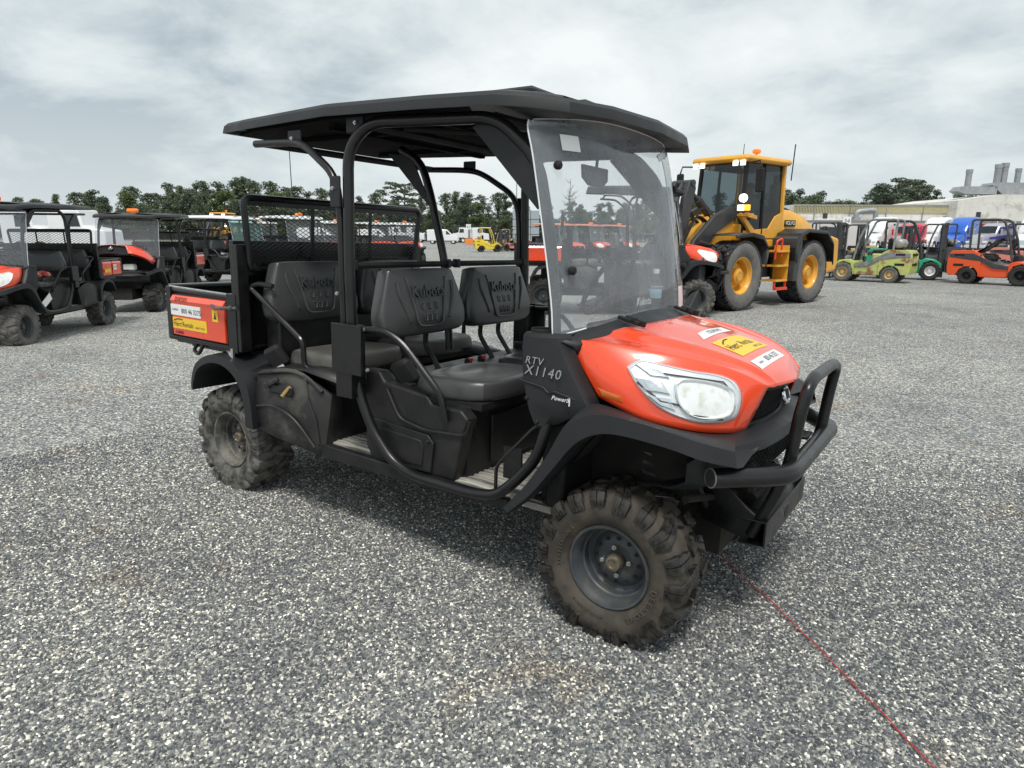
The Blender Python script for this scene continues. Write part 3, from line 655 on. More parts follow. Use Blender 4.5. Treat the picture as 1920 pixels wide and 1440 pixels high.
    def ring(ins, dz): return [Vector((p.x + (ins if p.x < .1 else (-ins if p.x > 2.2 else 0)), p.y - math.copysign(ins, p.y) if abs(p.y) > .01 else 0, p.z + dz)) for p in ol]
    b = MB(); b.loft([ring(.03, .018), ring(.012, .0), ring(0, -.004), ring(0, .004), ring(.006, .035), ring(.022, .052), ring(.07, .064), ring(.25, .082), ring(.5, .09)], cap=True)
    rf = b.build('roof', M[roofm], r, smooth=28)
    if L == 0:
        b = MB()
        for y in (-.5, -.17, .17, .5): b.bx(.25, 2.16 - abs(y) * .16, y - .11, y + .11, 2.095, 2.118 + .010 * (1 - abs(y)), b=.010)
        b.build('roof_rib', M[roofm], rf)
        b = MB(); b.bx(.3, 2.1, -.35, -.31, 2.035, 2.055); b.bx(.3, 2.1, .31, .35, 2.035, 2.055); b.bx(1.5, 1.54, -.6, .6, 2.03, 2.05); b.bx(.9, .94, -.6, .6, 2.03, 2.05); b.build('roof_stiffener', M['lining'], rf)
        b = MB(); b.prism([(.10, -.55), (.34, -.62), (1.05, -.70), (1.95, -.68), (2.15, -.60), (2.22, -.40), (2.24, 0), (2.22, .40), (2.15, .60), (1.95, .68), (1.05, .70), (.34, .62), (.10, .55)], 'z', 2.058, 2.075); b.build('roof_lining', M['lining'], rf)
    # --- windscreen
    if wind:
        prof = [(2.085, 2.03), (2.095, 1.97), (2.127, 1.852), (2.188, 1.576), (2.24, 1.314), (2.256, 1.174)]
        hw = [.60, .658, .662, .668, .672, .675]
        P1, P2 = cr([(x, 0, z) for x, z in prof], 4), cr([(h_, 0, 0) for h_ in hw], 4); rows = []
        def sheet_x(z, y, h_=.668):
            k = min(max((z - 1.17) / .86, 0), 1); e = [p for p in P1 if p.z <= z + 1e-6] or [P1[-1]]; g = [p for p in P1 if p.z > z + 1e-6] or [P1[0]]; u_ = (z - e[0].z) / max(1e-6, g[-1].z - e[0].z) if g[-1].z > e[0].z else 0
            return e[0].x + (g[-1].x - e[0].x) * u_ + (.11 + .04 * k) * (1 - min(1, abs(y / h_)) ** 4)
        for p, q in zip(P1, P2):
            k = min(max((p.z - 1.17) / .86, 0), 1)
            rows.append([Vector((p.x + (.11 + .04 * k) * (1 - abs(t / 14) ** 4), q.x * t / 14, p.z + (.075 * (1 - (t / 14) ** 2) if p.z < 1.2 else 0) - .03 * (t / 14) ** 2 * (1 if p.z > 2 else 0))) for t in range(-14, 15)])
        b = MB(); b.grid(rows); ws = b.build('windscreen', M['poly' if L == 0 else 'poly_far'], r, smooth=80)
        b = MB(); edge = [q[0] for q in rows] + [p for p in rows[-1][1:4]]
        b.tube(edge, .0032, 6); b.tube([q[-1] for q in rows], .003, 6); b.tube(rows[0], .002, 6); b.build('sheet_edge', M['poly_edge'], ws)
        if L == 0:
            b = MB()
            for x, z in ((2.19, 1.826), (2.275, 1.43)):
                for s in (-1, 1): b.lathe([(0, .0), (.012, .0), (.017, .008), (.017, .022), (.012, .028), (0, .028)], 14, M=Matrix.Translation((x - .005, s * .595, z)) @ Matrix.Rotation(R(90), 4, 'Z') @ Matrix.Rotation(R(180), 4, 'Z')); b.cut()
            b.each('fastener', M['black_matt'], ws)
            def on_sheet(nm, y0, y1, z0, z1, mt):
                b = MB(); b.grid([[Vector((sheet_x(z0 + (z1 - z0) * q / 4, y0 + (y1 - y0) * t / 5) + .003, y0 + (y1 - y0) * t / 5, z0 + (z1 - z0) * q / 4)) for t in range(6)] for q in range(5)]); b.build(nm, M[mt], ws)
            on_sheet('sticker', -.56, -.475, 1.885, 1.945, 'label'); on_sheet('paper_tag', .385, .49, 1.20, 1.335, 'pink'); on_sheet('paper_tag', .50, .59, 1.215, 1.355, 'pink')
            b = MB(); b.tube([(2.10, -.08, 1.98), (2.09, -.08, 1.86)], .008, 6); b.prism([(-.20, 1.875), (.04, 1.875), (.045, 1.82), (-.0, 1.79), (-.13, 1.79), (-.19, 1.82)], 'x', 2.075, 2.09); b.build('rear_view_mirror', M['plastic'], r, bevel=.006)
            b = MB(); b.tube([(2.15, .64, 1.58), (2.15, .78, 1.60)], .006, 6); b.lathe([(0, -.01), (.018, -.01), (.022, .005), (.012, .02), (0, .022)], 12, M=Matrix.Translation((2.15, .78, 1.60))); b.build('side_mirror', M['black_matt'], r)
    # --- cowl, dash, steering
    rows = []
    for t in range(-12, 13):
        u = t / 12; q = 1 - u * u
        rows.append([Vector((2.24 + .04 * q, .685 * u, 1.155 + .06 * q)), Vector((2.285 + .045 * q, .692 * u, 1.165 + .075 * q)), Vector((2.31 + .06 * q, .69 * u, 1.165 + .078 * q)), Vector((2.325 + .10 * q + .02, .66 * u, 1.145 + .062 * q)), Vector((2.35 + .14 * q, .63 * u, 1.11 + .062 * q))])
    b = MB(); b.grid(rows); cw = b.build('cowl', M['plastic'], r, smooth=40, solid=.008)
    if L == 0:
        for y, x, z in ((-.33, 2.435, 1.222), (.33, 2.425, 1.22)):
            b = MB(); b.bx(-.07, .03, -.012, .004, -.006, .010, b=.003); b.bx(-.045, .05, .010, .026, -.012, .016, b=.004); b.cyl((.0, -.015, .012), (.0, .03, .012), .008, 8)
            o = b.build('hood_catch', M['black_matt'], r, bevel=.002); o.location = (x, y, z); o.rotation_euler = (0, R(12), 0)
    b = MB(); b.bx(2.12, 2.30, -.60, .60, .98, 1.16); b.bx(2.24, 2.33, -.66, .66, .46, 1.12); b.bx(2.08, 2.26, -.12, .14, .62, 1.13); b.bx(1.98, 2.14, .10, .62, 1.02, 1.14)
    b.build('dashboard', M['black_matt'], r, bevel=.015 if L == 0 else 0)
    b = MB(); Ms = frame((1.97, .33, 1.235), (0, 1, 0), (.55, 0, 1)); Ms = Matrix.Translation((1.97, .33, 1.25)) @ Matrix.Rotation(R(-32), 4, 'Y')
    b.tube([(.175 * math.sin(a) * 0 + .0, .19 * math.cos(a), .19 * math.sin(a)) for a in [k * math.pi / 14 for k in range(28)]], .0135, 8, closed=True, M=Matrix.Translation((1.99, .31, 1.33)) @ Matrix.Rotation(R(32), 4, 'Y'))
    Ms = Matrix.Translation((1.99, .31, 1.33)) @ Matrix.Rotation(R(32), 4, 'Y')
    b.tube([(0, -.185, .0), (.02, 0, -.01), (0, .185, 0)], .012, 6, M=Ms); b.tube([(0, 0, -.185), (.02, 0, 0)], .012, 6, M=Ms); b.cyl((.0, 0, 0), (.03, 0, 0), .045, 14, M=Ms); b.cyl((.02, 0, 0), (.25, 0, .0), .025, 8, M=Ms)
    b.build('steering_wheel', M['black_matt'], r)
    if L == 0:
        b = MB(); b.prism([(-.02, 1.20), (.20, 1.20), (.155, 1.315), (.045, 1.315)], 'x', 2.27, 2.29); b.build('dash_plate', M['ink'], r); b2 = MB(); vs, fs = text_mesh('Kubota', .055, .003, shear=.1); b2.add(vs, fs, frame((2.293, .09, 1.272), (0, 1, 0), (0, 0, 1))); 
        b2.build('dash_lettering', M['label'], r)
    # dash side panels
    rows = []
    prof = [(1.188, 2.15, 2.315), (1.175, 2.142, 2.325), (1.13, 2.138, 2.345), (1.05, 2.142, 2.39), (.97, 2.155, 2.445), (.93, 2.165, 2.47), (.88, 2.18, 2.42), (.83, 2.205, 2.33), (.812, 2.225, 2.27)]
    for z, x0, x1 in prof:
        yo = -.735 + (.02 if z > 1.18 else 0)
        rows.append([Vector((x0, -.66, z)), Vector((x0 + .004, -.715, z)), Vector((x0 + .02, yo, z)), Vector(((x0 + x1) / 2, yo + .004, z)), Vector((x1 - .035, yo + .035, z)), Vector((x1, yo + .085, z))])
    b = MB(); b.grid(rows); b.grid([[Vector((p.x, -.60, p.z)) for p in rows[0]], rows[0]]); two(b, 'dash_side_panel', M['plastic'], r, smooth=30, solid=.006)
    if L == 0:
        b = MB(); b.tube(fillet([(2.15, -.737, 1.00), (2.26, -.737, .985), (2.285, -.737, .965), (2.31, -.736, .975), (2.46, -.68, .925)], .01, 3), .004, 6); two(b, 'panel_ridge', M['plastic'], r)
        b = MB(); vs, fs = text_mesh('RTV', .042, .003, space=1.15, shear=.2); b.add(vs, fs, frame((2.215, -.7375, 1.083), (1, 0, -.02), (0, 0, 1)))
        vs, fs = text_mesh('X1140', .055, .003, space=1.15, shear=.2); b.add(vs, fs, frame((2.255, -.7375, 1.043), (1, 0, -.02), (0, 0, 1)))
        b.build('model_lettering', M['mirror_ink'], r)
        b = MB(); vs, fs = text_mesh('PowerS', .024, .002, shear=.3); b.add(vs, fs, frame((2.335, -.731, .948), (1, .1, -.04), (0, 0, 1))); b.bx(2.372, 2.376, -.728, -.724, .925, .955); b.build('steering_lettering', M['label'], r)
        b = MB(); b.lathe([(.034, .0), (.040, .006), (.042, .0), (.040, -.02), (.036, -.02), (.034, 0), (.034, -.05), (0, -.05)], 20, M=Matrix.Translation((2.185, -.645, 1.195)) @ Matrix.Rotation(R(90), 4, 'X')); b.build('cup_holder', M['black_matt'], r)
    # --- front fender flares
    A = [(2.14,-.70,.47),(2.24,-.70,.60),(2.33,-.69,.76),(2.38,-.69,.88),(2.45,-.68,.94),(2.55,-.645,.925),(2.64,-.635,.903),(2.74,-.60,.882),(2.83,-.54,.866),(2.93,-.45,.855)]
    B_ = [(2.12,-.785,.462),(2.22,-.79,.575),(2.32,-.795,.725),(2.39,-.80,.85),(2.46,-.80,.91),(2.55,-.80,.938),(2.67,-.79,.932),(2.80,-.77,.912),(2.90,-.73,.885),(2.99,-.655,.855)]
    C_ = [(2.145,-.79,.45),(2.26,-.80,.563),(2.365,-.805,.70),(2.44,-.805,.80),(2.51,-.805,.852),(2.59,-.805,.875),(2.69,-.795,.872),(2.81,-.775,.855),(2.91,-.735,.825),(3.005,-.66,.80)]
    D_ = [(x + .01, y + .035, z - .003) for x, y, z in C_]; E_ = [(x, y + .22, z + .01) for x, y, z in C_]
    E_ = [(x, max(y, -.58), z) for x, y, z in E_]
    B0 = [tuple(a * .12 + b_ * .88 + (0.008 if i == 2 else 0) for i, (a, b_) in enumerate(zip(p, q))) for p, q in zip(A, B_)]
    rows = [cr(q, 4) for q in (A, B0, B_, C_, D_, E_)]
    b = MB(); b.grid(rows); fl_ = two(b, 'front_fender', M['plastic'], r, smooth=32)
    b = MB(); b.grid([cr([(x, y + .2, z) for x, y, z in C_], 3), cr([(x + .0, -.34, z + .02) for x, y, z in C_], 3)]); b.bx(2.2, 2.30, -.62, -.34, .40, .80); two(b, 'wheel_arch_liner', M['mudflap'], r)
    # --- front fascia
    rows = []
    for u, dx in ((-.66, -.17), (-.60, -.10), (-.50, -.055), (-.36, -.012), (-.18, .008), (0, .014)):
        rows.append([Vector((2.86 + dx, u * .96, .868)), Vector((2.965 + dx, u, .852)), Vector((3.015 + dx, u, .835)), Vector((3.03 + dx, u, .80)), Vector((3.00 + dx, u, .775)), Vector((2.995 + dx, u * .98, .70)), Vector((2.93 + dx, u * .95, .655)), Vector((2.80 + dx, u * .9, .64))])
    rows += [[Vector((p.x, -p.y, p.z)) for p in q] for q in rows[-2::-1]]
    b = MB(); b.grid(rows); b.build('front_fascia', M['plastic'], r, smooth=30, solid=.008)
    # --- hood
    grp = r
    hb = MB(); hb.grid(H_grid); hood = hb.build('hood', M[body], r, smooth=50, solid=.006)
    hk = hood
    # grille
    def gx(y, z): return 2.985 - .16 * (y / .33) ** 2 * .35 - (1.0 - z) * .36 + .03
    g0 = MB(); g1 = MB()
    rows = []
    for z, hw_ in ((1.012, .27), (.99, .275), (.93, .30), (.868, .33), (.852, .32)):
        rows.append([Vector((gx(hw_ * t / 8, z) - .035, hw_ * t / 8, z)) for t in range(-8, 9)])
    g0.grid(rows); g0.build('grille_back', M['ink'], r)
    for k in range(13):
        z = .868 + k * .0105; hw_ = .33 - (z - .868) * .42
        g1.tube([(gx(hw_ * t / 6, z) - .018, hw_ * t / 6, z) for t in range(-6, 7)], .0022, 4)
        if L == 0:
            n_ = 26
            for q in range(n_):
                y = (-1 + 2 * (q + (.5 if k % 2 else 0)) / n_) * hw_
                if abs(y) < hw_: g1.bx(gx(y, z) - .022, gx(y, z) - .014, y - .0016, y + .0016, z, z + .0105)
    g1.build('grille', M['black_matt'], r)
    b = MB(); tp = [(gx(.27 * t / 8, 1.006) - .008, .27 * t / 8, 1.006) for t in range(-8, 9)]; bt = [(gx(.33 * t / 8, .858) - .006, .33 * t / 8, .856) for t in range(8, -9, -1)]
    b.tube(tp + bt, .009, 6, closed=True); b.build('grille_surround', M['plastic'], r)
    b = MB(); Mb = frame((gx(0, .945) - .002, 0, .945), (0, 1, 0), (-.3, 0, 1)); b.lathe([(0, .006), (.03, .006), (.036, .010), (.042, .006), (.044, 0)], 28, M=Mb @ Matrix.Rotation(R(90), 4, 'X') @ Matrix.Scale(1, 4)); o = b.build('badge', M['chrome'], r)
    b = MB(); Mb2 = Mb @ Matrix.Translation((0, 0, .008)); b.bx(-.022, -.012, -.02, .02, 0, .004, M=Mb2); b.bx(.010, .02, -.02, .02, 0, .004, M=Mb2); b.bx(-.012, .012, -.004, .006, 0, .004, M=Mb2); b.build('badge_emblem', M['plastic'], o)
    if L == 0:
        b = MB()
        for k in range(7):
            z = .70 + k * .011
            b.tube([(3.012 - .0 * abs(t) - (.03 * (abs(t) / 8) ** 2), .44 * t / 8, z) for t in range(-8, 9)], .0024, 4)
            for q in range(28):
                y = -.44 + .88 * (q + (.5 if k % 2 else 0)) / 28; xx = 3.012 - .03 * (y / .44) ** 2; b.bx(xx - .004, xx + .003, y - .0018, y + .0018, z, z + .011)
        b.build('lower_grille', M['black_matt'], r)
    # headlamps
    HO = [(2.550,1.085),(2.585,1.113),(2.664,1.103),(2.769,1.083),(2.841,1.071),(2.891,1.047),(2.918,1.003),(2.922,.944),(2.905,.91),(2.832,.900),(2.75,.922),(2.677,.958),(2.606,1.02)]
    HI = [(2.729,1.032),(2.745,1.047),(2.81,1.043),(2.875,1.021),(2.896,.986),(2.892,.935),(2.831,.922),(2.781,.939),(2.745,.985)]
    def patch(outl, levels, c=None, fs_=3):
        P = [p.to_2d() for p in [Vector((x, z, 0)) for x, z in [(q[0], q[1]) for q in outl]]]
        P = [(p.x, p.y) for p in cr([(x, z, 0) for x, z in outl] + [(outl[0][0], outl[0][1], 0)], fs_)[:-1]]
        cx = sum(p[0] for p in P) / len(P); cz = sum(p[1] for p in P) / len(P)
        return [[drape_side((cx + (x - cx) * s_, cz + (z - cz) * s_), o_) for x, z in P] for s_, o_ in levels]
    b = MB(); b.loft(patch(HO, ((1.0, -.004), (1.0, .002), (.96, .008), (.935, .009), (.92, .004), (.8, .004), (.5, .004), (.2, .004)))); hl = two(b, 'headlamp', M['lampwhite'] if L else M['silver'], r, smooth=40)
    if L == 0:
        for k, h_ in enumerate(hl):
            mm = (lambda q: q) if k == 0 else mirror
            b = MB(); b.loft(patch(HI, ((1.08, .004), (1.05, .014), (1.0, .014), (.95, .006), (.75, .0055), (.45, .005), (.2, .005)))); mm(b).build('reflector', M['lampwhite'], h_, smooth=40)
            b = MB(); b.loft(patch(HI, ((1.10, .010), (1.10, .016), (1.03, .017), (1.03, .010))), cap=False); mm(b).build('reflector_rim', M['chrome'], h_, smooth=40)
            b = MB()
            for q in ([(2.575, 1.095), (2.66, 1.080), (2.70, 1.055), (2.64, 1.06)], [(2.59, 1.05), (2.68, 1.04), (2.715, 1.0), (2.63, 1.01)], [(2.64, .995), (2.72, .985), (2.74, .945), (2.69, .96)]): b.loft(patch(q, ((1, .004), (1, .011), (.85, .013), (.3, .012)), fs_=1))
            mm(b).build('reflector_step', M['chrome'], h_)
            b = MB(); b.tube([drape_side(p, .010) for p in ((2.60, 1.035), (2.69, .975), (2.75, .965), (2.79, .93), (2.88, .915))], .004, 6); b.tube([drape_side(p, .010) for p in ((2.62, 1.075), (2.72, 1.065), (2.86, 1.045), (2.90, 1.0))], .003, 6); mm(b).build('trim_line', M['plastic'], h_)
            b = MB(); b.loft(patch(HO, ((1.0, .001), (.995, .014), (.95, .022), (.8, .025), (.5, .027), (.2, .028)))); mm(b).build('lens', M['lens'], h_, smooth=60)
        b = MB(); b.loft(patch([(2.449, .996), (2.551, .978), (2.558, .958), (2.471, .966)], ((1, .0), (1, .003), (.6, .004)), fs_=1)); two(b, 'side_reflector', M['amber'], r)
        # stickers on the hood, to be read from in front
        rd = [('white', [(2.637,-.116),(2.63,.22),(2.684,.209),(2.688,-.18)], 'TSURUMI', .3, .05), ('yel', [(2.725,-.193),(2.735,.145),(2.858,.187),(2.858,-.197)], None, .36, .12), ('white', [(2.894,-.218),(2.889,.167),(2.936,.167),(2.943,-.218)], '800 46 3275', .38, .05)]
        for kd, cn, txt, w_, h_ in rd:
            vs, fs = rect_grid(w_, h_); b = MB(); b.add(top_decal(cn, vs, w_, h_, .0015), fs); st = b.build('sticker', M['label'] if kd == 'white' else M['yellow_lab'], hood)
            b = MB()
            if kd == 'yel':
                for tx, x, y, sz in (('Herc', -.105, -.004, .056), ('Rentals', .050, -.004, .048), ('888-777-3700', .09, -.042, .020)):
                    vs, fs = text_mesh(tx, sz); b.add(top_decal(cn, [(p[0] + x, p[1] + y, 0) for p in vs], w_, h_, .0035), fs)
                arc = [(-.14 + .11 * t / 8, .030 + .020 * math.sin(t / 8 * 2.0), 0) for t in range(9)]; arc += [(p[0], p[1] - .006, 0) for p in arc[::-1]]
                b.add(top_decal(cn, arc, w_, h_, .0035), [tuple(range(len(arc)))])
            else:
                vs, fs = text_mesh(txt, .036 if 'T' in txt else .038); b.add(top_decal(cn, [(p[0] + (.05 if '8' in txt else 0), p[1], 0) for p in vs], w_, h_, .0035), fs)
                if '8' in txt: vs, fs = text_mesh('Sunbelt', .02); b.add(top_decal(cn, [(p[0] - .12, p[1], 0) for p in vs], w_, h_, .0035), fs)
            b.build('sticker_print', M['ink'], st)
    if hood_open:
        pass
    # --- bumper guard
    if bumper:
        b = MB(); b.tube([(2.92, -.66, .745), (3.08, -.47, .735), (3.125, -.40, .735), (3.125, .40, .735), (3.08, .47, .735), (2.92, .66, .745)], .036, 18 if L == 0 else 8, fl=.06); bm_ = b.build('bumper_tube', M['black'], r, smooth=45)
        if L == 0:
            b = MB()
            for s in (-1, 1): b.tube([(2.9175, s * .6635, .7455), (2.925, s * .654, .745)], [.0315, .0315], 18); b.cut()
            b.each('tube_mouth_shade', M['ink'], bm_)  # black discs paint the dark hollow of the open tube ends
            b = MB(); dv = Vector((.16, .19, -.01)).normalized(); n1 = dv.orthogonal().normalized(); n2 = dv.cross(n1); b.tube([Vector((2.918, -.662, .7455)) + (n1 * math.cos(a) + n2 * math.sin(a)) * .0345 for a in [k * math.pi / 12 for k in range(24)]], .0026, 6, closed=True); b.build('tube_rim', M['rim_rust'], bm_)
        b = MB(); b.tube([(2.99, -.30, .42), (3.06, -.30, .60), (3.10, -.30, .74), (3.115, -.30, .93), (3.13, -.285, 1.04), (3.13, -.20, 1.065), (3.13, .20, 1.065), (3.13, .285, 1.04), (3.115, .30, .93), (3.10, .30, .74), (3.06, .30, .60), (2.99, .30, .42)], .0235, 16 if L == 0 else 8, fl=.035); b.build('brush_guard', M['black'], r, smooth=45)
        b = MB(); b.bx(3.045, 3.055, -.34, .34, .395, .50); b.bx(2.95, 3.055, -.34, .34, .494, .502); b.bx(2.95, 3.055, -.34, .34, .392, .398); b.prism([(2.78, .44), (2.98, .39), (3.0, .50), (2.84, .62), (2.78, .60)], 'y', -.30, -.285); b.prism([(2.78, .44), (2.98, .39), (3.0, .50), (2.84, .62), (2.78, .60)], 'y', .285, .30); b.bx(2.9, 3.06, -.36, -.24, .70, .715); b.bx(2.9, 3.06, .24, .36, .70, .715)
        b.build('winch_plate', M['black'], r, bevel=.003)
        if L == 0:
            b = MB()
            for y in (-.2, -.1, 0, .1, .2): b.bx(2.975, 3.02, y - .025, y + .025, .5021, .5045); b.cut()
            b.bx(3.0552, 3.0565, -.03, .03, .42, .46); b.each('plate_slot_shade', M['ink'], r)  # black strips on the plate paint the shade inside open slots
            b = MB()
            for y in (-.33, .33): b.tube([(2.98, y, .715), (2.98, y, .728)], .012, 6); b.tube([(2.98, y, .728), (2.98, y, .738)], .007, 6); b.cut()
            b.each('bolt', M['steel'], r)
            b = MB(); b.bx(2.80, 2.93, -.10, .10, .42, .56, b=.02); b.cyl((2.92, -.1, .48), (2.92, .1, .48), .04, 14); b.build('winch', M['under'], r)
    # --- rear: side panels, fenders
    P_ = [(.40, .80), (.66, .83), (.80, .86), (1.10, .80), (1.12, .70), (.95, .66), (.90, .52), (.90, .415), (.82, .42), (.41, .47)]
    rows = []
    ux = [(.395, .79, -.715), (.40, .64, -.735), (.405, .47, -.735)], [(.58, .82, -.72), (.56, .65, -.755), (.55, .45, -.74)], [(.72, .845, -.715), (.73, .67, -.745), (.74, .43, -.73)], [(.84, .80, -.70), (.87, .62, -.72), (.885, .412, -.715)], [(.94, .74, -.66), (.93, .60, -.675), (.905, .412, -.69)], [(.945, .72, -.60), (.94, .60, -.60), (.91, .43, -.60)]
    b = MB(); b.grid([cr([(x, y, z) for x, z, y in q], 4) for q in ux]); two(b, 'rear_side_panel', M['plastic_mud'], r, smooth=25, solid=.008)
    b = MB(); b.grid([[(.38, -.74, .795), (.60, -.735, .825), (.80, -.72, .85), (1.13, -.70, .80)], [(.38, -.60, .835), (.6, -.58, .85), (.8, -.58, .86), (1.13, -.6, .83)], [(.38, -.40, .84), (.6, -.40, .85), (.8, -.4, .86), (1.13, -.4, .83)]]); two(b, 'rear_deck', M['plastic_dirty'], r, smooth=25, solid=.006)
    if L == 0:
        b = MB(); b.bx(-.055, .055, -.012, .012, -.012, .012, b=.006); b.bx(-.06, -.03, -.016, .016, -.016, .016, b=.006); o = b.build('belt_tongue', M['plastic_mud'], r); o.location = (.60, -.772, .765); o.rotation_euler = (R(10), R(-25), R(4))
        b = MB(); b.prism([(.665, .705), (.735, .765), (.75, .76), (.69, .70)], 'y', -.774, -.7685); b.build('warning_decal', M['old_yellow'], r)
        for q, rr_ in (([(.41, -.742, .60), (.58, -.758, .63), (.74, -.752, .585), (.87, -.725, .45)], .007), ([(.405, -.722, .785), (.56, -.735, .815), (.70, -.728, .835), (.80, -.712, .815), (.90, -.69, .745)], .012), ([(.80, -.715, .81), (.83, -.722, .70), (.875, -.718, .60), (.89, -.71, .47)], .009)):
            b = MB(); b.tube(cr(q, 5), rr_, 7); (two(b, 'panel_ridge', M['plastic_mud'], r))
        b = MB(); b.bx(.55, .74, -.768, -.735, .70, .765, b=.015); b.build('panel_recess_shade', M['ink'], r)  # raised black box, painting the shade of a recess onto the panel
    A = [(-.235,-.60,.60),(-.215,-.60,.66),(-.14,-.59,.78),(.0,-.58,.85),(.14,-.57,.87),(.28,-.58,.84),(.37,-.60,.78),(.40,-.64,.65),(.405,-.66,.47)]
    B_ = [(-.225,-.75,.60),(-.205,-.76,.655),(-.135,-.77,.765),(.0,-.775,.835),(.14,-.775,.848),(.28,-.775,.81),(.365,-.775,.73),(.40,-.775,.62),(.415,-.775,.47)]
    C_ = [(-.20,-.755,.60),(-.18,-.765,.64),(-.11,-.775,.735),(.0,-.78,.790),(.13,-.78,.803),(.245,-.78,.765),(.315,-.78,.69),(.345,-.78,.60),(.355,-.78,.475)]
    D_ = [(x * 1, y + .03, z) for x, y, z in C_]; E_ = [(x, -.45, z) for x, y, z in C_]
    b = MB(); b.grid([cr(q, 4) for q in (A, B_, C_, D_, E_)]); two(b, 'rear_fender', M['plastic'], r, smooth=32)
    # --- arm hoops
    b = MB(); b.tube([(1.25, -.765, 1.11), (1.40, -.735, 1.12), (1.50, -.72, 1.07), (1.71, -.70, .86), (1.73, -.69, .74)], .0155, 10, fl=.05); two(b, 'arm_rail', M['black'], r)
    b = MB(); b.tube([(.46, -.64, 1.255), (.36, -.665, 1.265), (.30, -.67, 1.24), (.735, -.67, .99), (.735, -.665, .85), (.80, -.65, .84)], .0145, 10, fl=.035); two(b, 'arm_rail', M['black'], r)
    # --- screen
    if screen:
        b = MB(); fr_ = [(.305, -.69, 1.72), (.305, .69, 1.72), (.285, .65, 1.335), (.285, -.65, 1.335)]
        b.tube(fillet(fr_, .05, 5, True), .019, 8, closed=True)
        for y in (-.23, .23): b.bar((.305, y, 1.715), (.285, y, 1.34), .024, .006, up=(1, 0, 0))
        b.bar((.288, -.66, 1.355), (.288, .66, 1.355), .006, .04); b.bar((.305, -.68, 1.695), (.305, .68, 1.695), .006, .035)
        sc_ = b.build('rear_screen', M['black'], r)
        if L <= 1:
            b = MB(); cw_, ch = (.040, .0225) if L == 0 else (.07, .04); z0, z1 = 1.37, 1.69; H = z1 - z0; run = H / ch * cw_
            k = -.68 - run
            while k < .68:
                for sg in (1, -1):
                    a0, a1 = k, k + run; t0 = max(0, (-.67 - a0) / run); t1 = min(1, (.67 - a0) / run)
                    if t1 > t0:
                        p0 = (.298, sg * (a0 + run * t0), z0 + H * t0); p1 = (.298, sg * (a0 + run * t1), z0 + H * t1)
                        b.bar(p0, p1, (.0026 if L == 0 else .005), .0026, up=(1, 0, 0))
                k += cw_
            b.build('screen_mesh', M['black'], sc_)
    # --- cargo bed
    bx_ = -.47 if not bedlong else -.62
    b = MB(); b.bx(bx_, .25, -.70, .70, .885, .905); b.bx(bx_ + .02, .2, -.60, .60, .82, .885)
    b.bx(.20, .235, -.72, .72, .88, 1.49); b.bx(.235, .275, -.70, .70, 1.30, 1.40); b.bx(.235, .28, -.73, -.66, .88, 1.47); b.bx(.235, .28, .66, .73, .88, 1.47)
    for y in (-.4, -.13, .13, .4): b.bx(.185, .205, y - .03, y + .03, .90, 1.46)
    b.build('bed', M['black'], r, bevel=.004 if L == 0 else 0)
    for s in (-1, 1):
        b = MB(); b.bx(bx_, .20, -.715, -.695, .905, 1.165); b.tube([(bx_, -.705, 1.185), (.20, -.705, 1.175)], .018, 8); b.bx(bx_ - .005, bx_ + .045, -.728, -.69, .885, 1.20); b.bx(.165, .25, -.735, -.69, .87, 1.20)
        b.bx(bx_, .2, -.73, -.70, .88, .905); o_ = (b if s < 0 else mirror(b)).build('bed_side', M['black'], r, bevel=.003 if L == 0 else 0)
        b = MB(); x0, x1 = bx_ + .06, .135
        segs = ((x0, x1),) if L == 0 or bedlong is False else ((x0, (x0 + x1) / 2 - .02), ((x0 + x1) / 2 + .02, x1))
        for a_, c_ in segs: b.prism([(-.722, 1.155), (-.742, 1.125), (-.732, 1.10), (-.732, .915), (-.716, .912), (-.716, 1.155)], 'x', a_, c_)
        pn = (b if s < 0 else mirror(b)).build('side_panel', M[body if body != 'orange' else 'orange'], r, bevel=.004 if L == 0 else 0)
    b = MB(); b.bx(bx_ - .02, bx_, -.70, .70, .895, 1.18); b.tube([(bx_ - .01, -.71, 1.19), (bx_ - .01, .71, 1.19)], .018, 8); b.build('tailgate', M['black'], r)
    if L == 0:
        b = MB(); b.tube([(bx_ + .02, -.713, 1.2015), (.18, -.713, 1.1915)], .007, 6); b.tube([(bx_ - .012, -.70, 1.2065), (bx_ - .012, .70, 1.2065)], .006, 6); b.build('worn_edge', M['steel'], r)
        b = MB(); b.tube([(.04, -.745, 1.125), (.10, -.760, 1.115), (.22, -.765, 1.125), (.31, -.765, 1.13)], .010, 8, fl=.02); b.cyl((.24, -.765, 1.126), (.27, -.765, 1.128), .015, 8); b.build('bed_latch', M['rim_rust'], r)
        b = MB(); b.tube([(.10, -.70, .87), (.18, -.735, .865), (.20, -.735, .845), (.20, -.735, .895)], .012, 6); b.build('latch_hook', M['steel'], r)
        b = MB(); b.tube(fillet([(-.22, -.68, .89), (-.24, -.71, .83), (-.17, -.72, .815), (-.14, -.70, .88)], .02, 4), .011, 8); b.bx(-.45, .2, -.69, -.67, .86, .885); b.build('tie_hook', M['black'], r)
        b = MB(); b.bx(.0, .22, -.62, -.50, .845, .87); b.build('bed_hinge', M['black_matt'], r)
        # stickers on the panel
        Y = -.7345
        def q(x0, x1, z0, z1, mt, nm, y=Y): b = MB(); b.bx(x0, x1, y, y + .003, z0, z1); return b.build(nm, mt, r)
